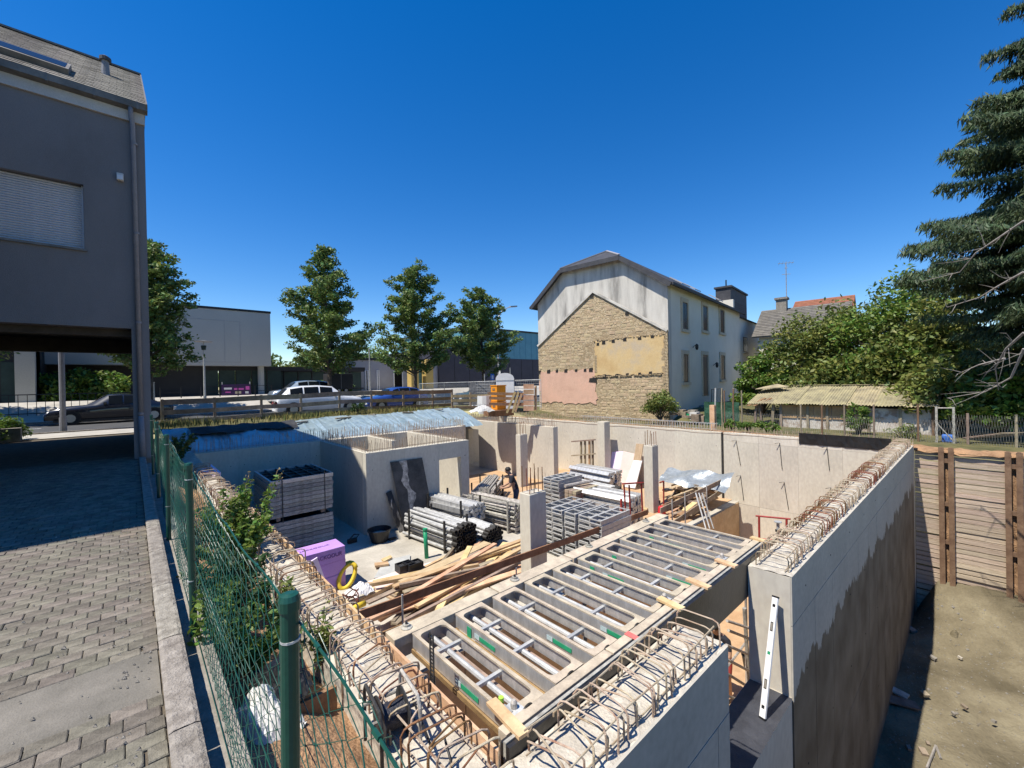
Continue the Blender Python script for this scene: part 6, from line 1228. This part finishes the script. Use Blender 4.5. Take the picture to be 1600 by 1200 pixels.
# lower annex, clad chimney
an = thing('house_annex', HC+ex*(HD+1.6)+Z*-.6, 'lower white annex adjoining the old house', 'house', rz=HR, local=True); AO = HC+ex*(HD+1.6)+Z*-.6
def AF(u, v): p = PP(u, v, HC, ey)-AO; return (p.dot(ex), p.z)
x0 = -1.6+.02; x1, z1 = AF(1188, 508); box(x0, x1, .05, 6, .0, z1).build('wall', 'hcream', an)
MB().extr([(x0, -.2, z1-.05), (x0, 3.2, z1+1.3), (x0, 6.2, z1-.05)], (x1-x0+.3, 0, 0)).build('roof', 'slated', an)
wx0, wz0 = AF(1162, 526); wx1, wz1 = AF(1169, 551); w = box(wx0, wx1, -.01+.05, .07, wz1, wz0).build('window', 'bframe', an); box(wx0+.07, wx1-.07, .028, .039, wz1+.07, wz0-.07).build('pane', 'glass', w); box(wx0-.1, wx1+.1, -.05, .04, wz1-.1, wz1).build('sill', 'sand', w)
cx, cz = AF(1155, 498); cx2, cz2 = AF(1179, 461); ch = box(cx+.1, cx2-.1, .6, 1.7, z1-.2, cz2).build('chimney', 'slated', an); box(cx, cx2, .5, 1.8, cz2, cz2+.14).build('chimney_cap', 'slated', ch); MB().tube([(cx+.8, 1.1, cz2+.1), (cx+.8, 1.1, cz2+.75)], .05, 6).build('flue', 'black', ch)
for k in range(9): box(cx+.085, cx2-.085, .585, .6, z1+.1+k*.17, z1+.115+k*.17).build('cladding_joint', 'black', ch)
# neighbouring houses further back
def nhouse(loc, rz, L, Wd, he, hr, wallm, roofm, label, tiles=0):
    t = thing('neighbour_house', loc, label, 'house', rz=rz, local=True); box(0, L, 0, Wd, 0, he).build('wall', wallm, t); MB().extr([(-.0, .0, he), (-.0, Wd, he), (-.0, Wd/2, hr-.05)], (L, 0, 0)).build('gable_wall', wallm, t)
    for s in (0, 1):
        ya, yb = (-.4, Wd/2) if s == 0 else (Wd+.4, Wd/2); sl_ = (hr-he)/(Wd/2); za = he-.4*sl_
        r_ = MB().extr([(-.4, ya, za), (-.4, yb, hr), (-.4, yb, hr+.12), (-.4, ya, za+.12)], (L+.8, 0, 0)).build('roof', roofm, t)
        for k in range(tiles): f = k/tiles; y = ya+(yb-ya)*f; z = za+(hr-za)*f+.125; MB().beam((-.4, y, z), (L+.4, y, z), .09, .04).build('tile_course', roofm, r_)
    return t
a = PX(1186, 520, 36); zr_ = PX(1192, 487, 39).z; L_ = a.y+.6-PX(1296, 520, 36).y; t = nhouse((a.x+6.4, a.y+.6-L_, -.3), HR+R(90), L_, 6.4, a.z+.1, zr_+.2, 'hcream', 'tileg', 'grey tiled house behind the annex', 16)
c_ = MB().box(L_-1.4, L_-.7, 3.0, 3.7, 5.5, zr_+1.0).build('chimney', 'ledge', t); box(L_-1.5, L_-.6, 2.9, 3.8, zr_+1.0, zr_+1.15).build('chimney_cap', 'kerb', c_)
a = PX(1226, 498, 50); zr_ = PX(1235, 478, 54).z; L_ = a.y-PX(1306, 500, 50).y; t = nhouse((a.x+8, a.y-L_, -.3), HR+R(90), L_, 8, a.z+.2, zr_+.5, 'hcream', 'tiler', 'red tiled house far behind the shrubs', 12)
for u in (1253, 1300): p = PX(u, 488, 54); box(p.x-.3, p.x+.5, p.y-.4, p.y+.4, 4, p.z+.5).build('roof_chimney', 'slated', label=('dark chimney on the red roof, left one', 'dark chimney on the red roof, right one')[u > 1260], cat='chimney')
p = PD(1228, 410, 34); b = PD(1228, 500, 34); t = thing('roof_antenna', b, 'thin television antenna mast above the grey tiled roof', 'antenna'); MB().tube([(p.x, p.y, b.z-1), p], .028, 6).build('mast', 'galvd', t)
for dz, L_ in ((-.05, .55), (-.45, .12), (-.95, .3)): MB().tube([p+Vector((-.55*L_, .85*L_, dz)), p+Vector((.55*L_, -.85*L_, dz))], .018, 5).build('boom', 'galvd', t)
for k in range(5): q = p+Vector((-.25+.12*k, .4-.2*k, -.05)); MB().tube([q+Vector((-.15, -.1, .1)), q+Vector((.15, .1, -.1))], .01, 4).build('element', 'galvd', t)
q = PD(1222, 560, 29); t = thing('satellite_dish', q, 'pale satellite dish between the annex and the shrubs', 'satellite dish'); mb = MB(); N = 16
mb.lathe([(.05, .12), (.3, .06), (.55, -.08), (.56, -.08), (.3, .09), (.03, .15)], (0, 0, 0), N); d = mb.build('dish', 'lgrey', t); d.location = (0, 0, .0); d.rotation_euler = (R(60), 0, R(-70)); MB().tube([q+Z*-2.2, q], .04, 6).build('pole', 'galvd', t)

# ------------------------------------------------------------------ shed with corrugated roof
S = thing('garden_shed', (22.6, 3.8, -.7), 'low garden shed with a mossy corrugated roof and flaking whitewashed wall', 'shed'); random.seed(17)
box(22.05, 24.4, 1.15, 6.2, -.9, .30).build('wall', 'whitewash', S)
for k in range(5): y0_ = 3.0+k*.63; box(22.005, 22.045, y0_, y0_+.61, -.22+.02*(k % 2), .36).build('upper_board', 'brickw', S)
for y in (1.2, 2.1, 3.05, 4.4, 5.1, 6.12): box(21.96, 22.04, y-.045, y+.045, -.9, .42).build('timber_post', 'woodo' if y > 2 else 'beamrust', S)
def roofsheet(ya, yb, xa, za, xb, zb, k):
    n = int((yb-ya)/.026); return MB().grid(lambda u, v: (xa+(xb-xa)*v, ya+(yb-ya)*u, za+(zb-za)*v+.022*math.sin((ya+(yb-ya)*u)/.105*2*math.pi)+.006*k+.015*math.sin(u*5+k)), n, 4).build('roof_sheet', 'mossroof', S)
for k in range(6): roofsheet(1.02+k*.9, 1.02+k*.9+.94, 21.72, .42, 24.5, 1.16, k % 2)
for k in range(5): MB().beam((24.5, 1.05+k*1.1, 1.2), (24.5, 2.2+k*1.1, 1.2), .22, .03, (0, 0, 1)).build('ridge_cap', 'mossroof', S)
for k in range(2): MB().grid(lambda u, v: (21.9+2.4*v, 6.3+1.05*u+.2*k, .42-.05*u+.66*v+.022*math.sin(u*60)), 40, 3).build('roof_sheet', 'mossroof', S)
MB().extr([(23.6, 6.2, 1.12), (24.3, 6.9, 1.25), (24.0, 7.5, 1.10), (23.3, 7.6, 1.02)], (0, 0, .03)).build('loose_sheet', 'mossroof', S)
for (y, z, dy) in ((6.55, .35, -.1), (6.95, .35, .12), (7.3, .4, -.15)): MB().beam((22.2, y, -.8), (22.1, y+dy, z), .11, .11, (1, 0, 0)).build('leaning_post', 'woodo', S)
for y in (7.2, 7.45): MB().beam((21.8, y, .28), (22.6, y-.5, .62), .16, .03).build('fallen_board', 'woodb', S)
# garden fence in front, gate posts, clutter
gf = thing('garden_fence', (19.6, 4, -.6), 'rusty wire garden fence on thin posts before the shed', 'fence')
gpx = (1133, 1160, 1252, 1285, 1320, 1366, 1435)
for u in gpx: p = PX(u, 690, 19.8); MB().tube([(19.8, p.y, -.7), (19.8, p.y, PX(u, 632 if u > 1200 else 610, 19.8).z)], .03, 6).build('post', 'beamrust' if u % 2 else 'woodo', gf)
w = MB(); ya, yb = PX(1133, 660, 19.8).y, PX(1500, 660, 19.8).y
for k in range(110): y = yb+(ya-yb)*k/110; w.tube([(19.8, y, -.65), (19.8, y+.12, .1)], .0035, 3, False); w.tube([(19.8, y+.12, -.65), (19.8, y, .1)], .0035, 3, False)
w.build('wire_mesh', 'galvd', gf, kind='stuff')
gg = thing('garden_gate', (19.9, .8, -.6), 'grey tube framed wire gate right of the shed', 'gate'); p, q = PX(1463, 640, 19.9), PX(1490, 640, 19.9)
for y in (p.y, q.y): box(19.87, 19.93, y-.03, y+.03, -.7, p.z+.1).build('post', 'galvd', gg)
MB().tube([(19.9, p.y, p.z+.05), (19.9, q.y, q.z+.05)], .02, 5).build('top_tube', 'galvd', gg); MB().tube([(19.9, p.y, -.0), (19.9, q.y, -.6)], .02, 5).build('brace', 'galvd', gg)
wf = thing('wire_fence', (19.9, -1.5, -.6), 'thin wire mesh fence below the spruce', 'fence')
for u in (1512, 1588): y = PX(u, 660, 19.9).y; MB().tube([(19.9, y, -.7), (19.9, y, .35)], .035, 6).build('post', 'woodo', wf)
w = MB()
for k in range(70): y = q.y-4*k/70; w.tube([(19.9, y, -.65), (19.9, y+.12, .3)], .003, 3, False); w.tube([(19.9, y+.12, -.65), (19.9, y, .3)], .003, 3, False)
w.build('wire_mesh', 'galvd', wf, kind='stuff')
random.seed(4)
for k in range(8): y = .1-.9*k/8; MB().beam((20.4, y+.3, -.5+.03*k), (20.9, y-.5, -.45+.03*k), .14, .025).build('old_board', 'woodo', label='old grey board lying in the pile behind the wire gate', cat='board', group='boards behind the wire gate')
p = PX(1482, 690, 20.2); box(20.1, 20.35, p.y-.16, p.y+.16, -.66, -.4).build('blue_tub', 'signb', label='small blue tub behind the wire gate', cat='tub', bevel=.04)
gn = thing('green_net', (20.6, 8.2, -.6), 'dark green netting left of the garden shed', 'netting'); MB().grid(lambda u, v: (20.6+.05*noise2(u*6, v*5), 7.4+1.6*u, -.6+1.1*v), 14, 8).build('net', mat('green_netting', (.03, .10, .06), (.02, .06, .035), .9, 14, 60, .3), gn)
t = thing('garden_clutter', (20.3, 9.4, -.4), 'heap of garden boards and boxes before the house steps', 'clutter'); random.seed(6)
for k in range(9): y = 9.0+.14*k; box(20.3+random.random()*.3, 20.8+random.random()*.3, y, y+random.uniform(.2, .5), -.5+.05*k, -.2+.09*(k % 4)).build('box', random.choice(('ledge', 'whiteg', 'woodo', 'greenp' if k == 5 else 'galvd', 'signb' if k == 3 else 'ledge')), t)
for k, u in enumerate((1118, 1128, 1146)): p = PX(u, 607, 19.9); t = thing('garden_post', (19.9, p.y, -.6), ('pale garden post nearest the house steps', 'crooked garden post before the steps', 'rusty garden post left of the netting')[k], 'post'); MB().tube([(19.9, p.y, -.6), (19.88, p.y+.02, .3), (19.9, p.y, p.z)], .035, 6).build('shaft', ('galv', 'woodo', 'beamrust')[k], t); MB().lathe([(.04, 0), (.035, .02)], p, 6).build('cap', 'galvd', t)
p = PX(1114, 650, 18.4); box(18.3, 18.5, p.y-.1, p.y+.1, -.6, PX(1114, 633, 18.4).z).build('timber_block', 'wood', label='upright timber block with a yellow top behind the bar cage', cat='timber block')
t = thing('bar_cage', (17.6, 9, ZT), 'long pale cage of reinforcing bars on the back wall', 'rebar cage'); w = MB()
for k in range(58): y = 7.2+k*.115; w.tube([(17.3, y, ZT), (17.3, y, ZT+.33), (17.5, y, ZT+.33), (17.5, y, ZT)], .008, 4)
w.build('stirrups', 'galv', t, kind='stuff')
for x, z in ((17.3, .31), (17.5, .31), (17.3, .1)): MB().tube([(x, 7.1, ZT+z), (x, 14.0, ZT+z)], .009, 4).build('long_bar', 'galv', t)

# ------------------------------------------------------------------ shrubs and trees on the right
shrub('garden_shrub', (19.6, 10.75, -.45), .75, 1.75, 120, .055, 'leafb', 'leafy bush at the foot of the stone gable', seed=71, lumps=34)
for k, (u, vt, x, r, lab) in enumerate(((1190, 560, 26.5, 1.3, 'light green bush beside the annex'), (1262, 505, 28, 2.3, 'broad green shrub right of the annex'), (1330, 468, 28.5, 2.6, 'big light green shrub above the middle of the shed roof'), (1400, 445, 27.5, 2.7, 'tallest light green shrub behind the shed'), (1462, 470, 26.0, 2.3, 'green shrub leaning towards the spruce'), (1500, 560, 23.5, 1.7, 'low green shrub behind the wire gate'), (1560, 590, 22.5, 1.6, 'dark shrub under the spruce branches'), (1300, 560, 26.2, 2.0, 'shrub just behind the left part of the shed'), (1400, 555, 26.2, 2.0, 'shrub just behind the right part of the shed'))):
    p = PX(u, vt, x); shrub('garden_shrub', (x, p.y, -.5), r*1.1, (p.z+.55)*1.16, 110, .11, 'leafb' if k % 3 else 'leafw', lab, group='garden shrubs behind the shed', seed=80+k, lumps=90 if r > 2 else 55, ls=.72)
shrub('garden_shrub', (20.9, 3.2, -.7), .42, 1.35, 70, .045, 'leafw', 'upright green shrub before the shed wall', seed=96, lumps=26)
shrub('garden_shrub', (20.6, 1.9, -.75), .4, .7, 50, .04, 'leafb', 'small weed shrub before the shed near its right end', seed=97, lumps=14)
for k, y in enumerate((7.0, 6.4, 5.7)): shrub('garden_weed', (18.7, y, -.55), .4, .5, 60, .04, 'leafw', ('yellow green weeds behind the wall, left clump', 'yellow green weeds behind the wall, middle clump', 'yellow green weeds behind the wall, right clump')[k], seed=101+k, cat='weed', lumps=14)
# spruce
def spruce(x, y, z0, h, r, label, seed):
    rng = np.random.default_rng(seed); t = thing('spruce_tree', (x, y, z0), label, 'tree'); wd = MB(); wd.tube([(x, y, z0), (x, y, z0+h*.5), (x, y, z0+h)], [.28, .17, .02], 10); rng2 = rng; lf = MB(); Cs = []; As = []; Bs = []
    nb_ = 175
    for i in range(nb_):
        f = i/nb_; zz = z0+2.6+(h-2.7)*f+rng.normal()*.18; L_ = r*(1-f)**.8*(.55+.6*rng.random())*min(1, .42+f*2.1)+.25; a = i*2.39996+rng.normal()*.2; dr = (.14+.34*rng.random())*(1-f)
        d = np.array([math.cos(a), math.sin(a), 0]); p0 = np.array([x, y, zz]); pts = [p0+d*L_*s+np.array([0, 0, -dr*L_*s+.34*L_*s**2.2*dr*2]) for s in np.linspace(0, 1, 7)]
        wd.tube([tuple(p) for p in pts], [.04*(1-f)+.012, .034*(1-f)+.01, .03*(1-f)+.008, .022*(1-f)+.006, .014, .008, .004], 4)
        side = np.array([-d[1], d[0], 0])
        for s in np.linspace(.15, 1, int(9+L_*6)):
            k = s*6; j = min(5, int(k)); p = pts[j]+(pts[j+1]-pts[j])*(k-j)
            for sd_ in (-1, 1):
                tl = (.55*L_*(1-s)**.8*.55+.14)*(.7+.6*rng.random()); tip = p+side*sd_*tl+d*tl*.55+np.array([0, 0, -.30*tl-.05]); m = int(3+tl*9)
                for q in range(m):
                    c = p+(tip-p)*(q+.5)/m; ax_ = (tip-p)/np.linalg.norm(tip-p)
                    for e in range(4): hang = np.array([rng.normal()*.035, rng.normal()*.035, -.05-.09*rng.random()]); Cs.append(c+rng.normal(size=3)*.045); As.append(ax_*.05+hang*.7+rng.normal(size=3)*.035); Bs.append(rng.normal(size=3)*.030)
    wd.build('trunk', 'bark', t); lf.quads(np.array(Cs), np.array(As), np.array(Bs)); lf.build('crown', 'needle', t); return t
spruce(21.2, -2.05, -.6, 15.4, 5.1, 'tall dark spruce at the right edge of the picture', 5)
random.seed(33)
def deadbranch(pts, label):
    t = thing('dead_branch', pts[0], label, 'branch', 'bare branches before the spruce'); n = len(pts); st_ = MB().tube(pts, [.028-.022*i/(n-1) for i in range(n)], 5).build('limb', 'deadw', t)
    for i in range(1, n):
        for k in range(3): b = pts[i-1].lerp(pts[i], random.random()); e = b+Vector((random.gauss(-.1, .15), random.gauss(.25, .2), random.gauss(0, .22))); MB().tube([b, (b+e)/2+Vector((0, 0, random.gauss(0, .04))), e], [.009, .006, .002], 4).build('twig', 'deadw', st_)
for k, (P, s) in enumerate((((( 1600, 345), (1560, 372), (1525, 395), (1500, 425), (1440, 440)), 15.5), (((1600, 425), (1560, 447), (1530, 465), (1480, 480)), 15.0), (((1600, 520), (1572, 545), (1555, 575), (1560, 610)), 13.5), (((1600, 545), (1580, 590), (1540, 612), (1480, 622)), 14), (((1570, 560), (1530, 570), (1495, 585)), 15))):
    deadbranch([PX(u, v, s+.35*i) for i, (u, v) in enumerate(P)], ('topmost long bare branch before the spruce', 'second long bare branch before the spruce', 'forked bare branch at the right edge', 'lowest drooping bare branch above the plank wall', 'short bare branch in the dark of the spruce')[k])
# distant wood closing the view
for k in range(16):
    x = 38+k*5+random.uniform(-2, 2); y = 22-k*4.2+random.uniform(-3, 3); shrub('distant_tree', (x, y, -.3), random.uniform(3, 4.2), random.uniform(5, 7), 60, .32, 'leafb', 'distant tree of the green belt behind the garden', cat='tree', group='distant trees behind the garden', seed=200+k, lumps=36)
for k in range(12):
    x = -30+k*9+random.uniform(-2, 2); shrub('distant_tree', (x, 75+random.uniform(-4, 6), -.3), random.uniform(4, 5.5), random.uniform(6, 9), 60, .4, 'leafo', 'distant tree behind the halls across the street', cat='tree', group='distant trees behind the halls', seed=230+k, lumps=36)
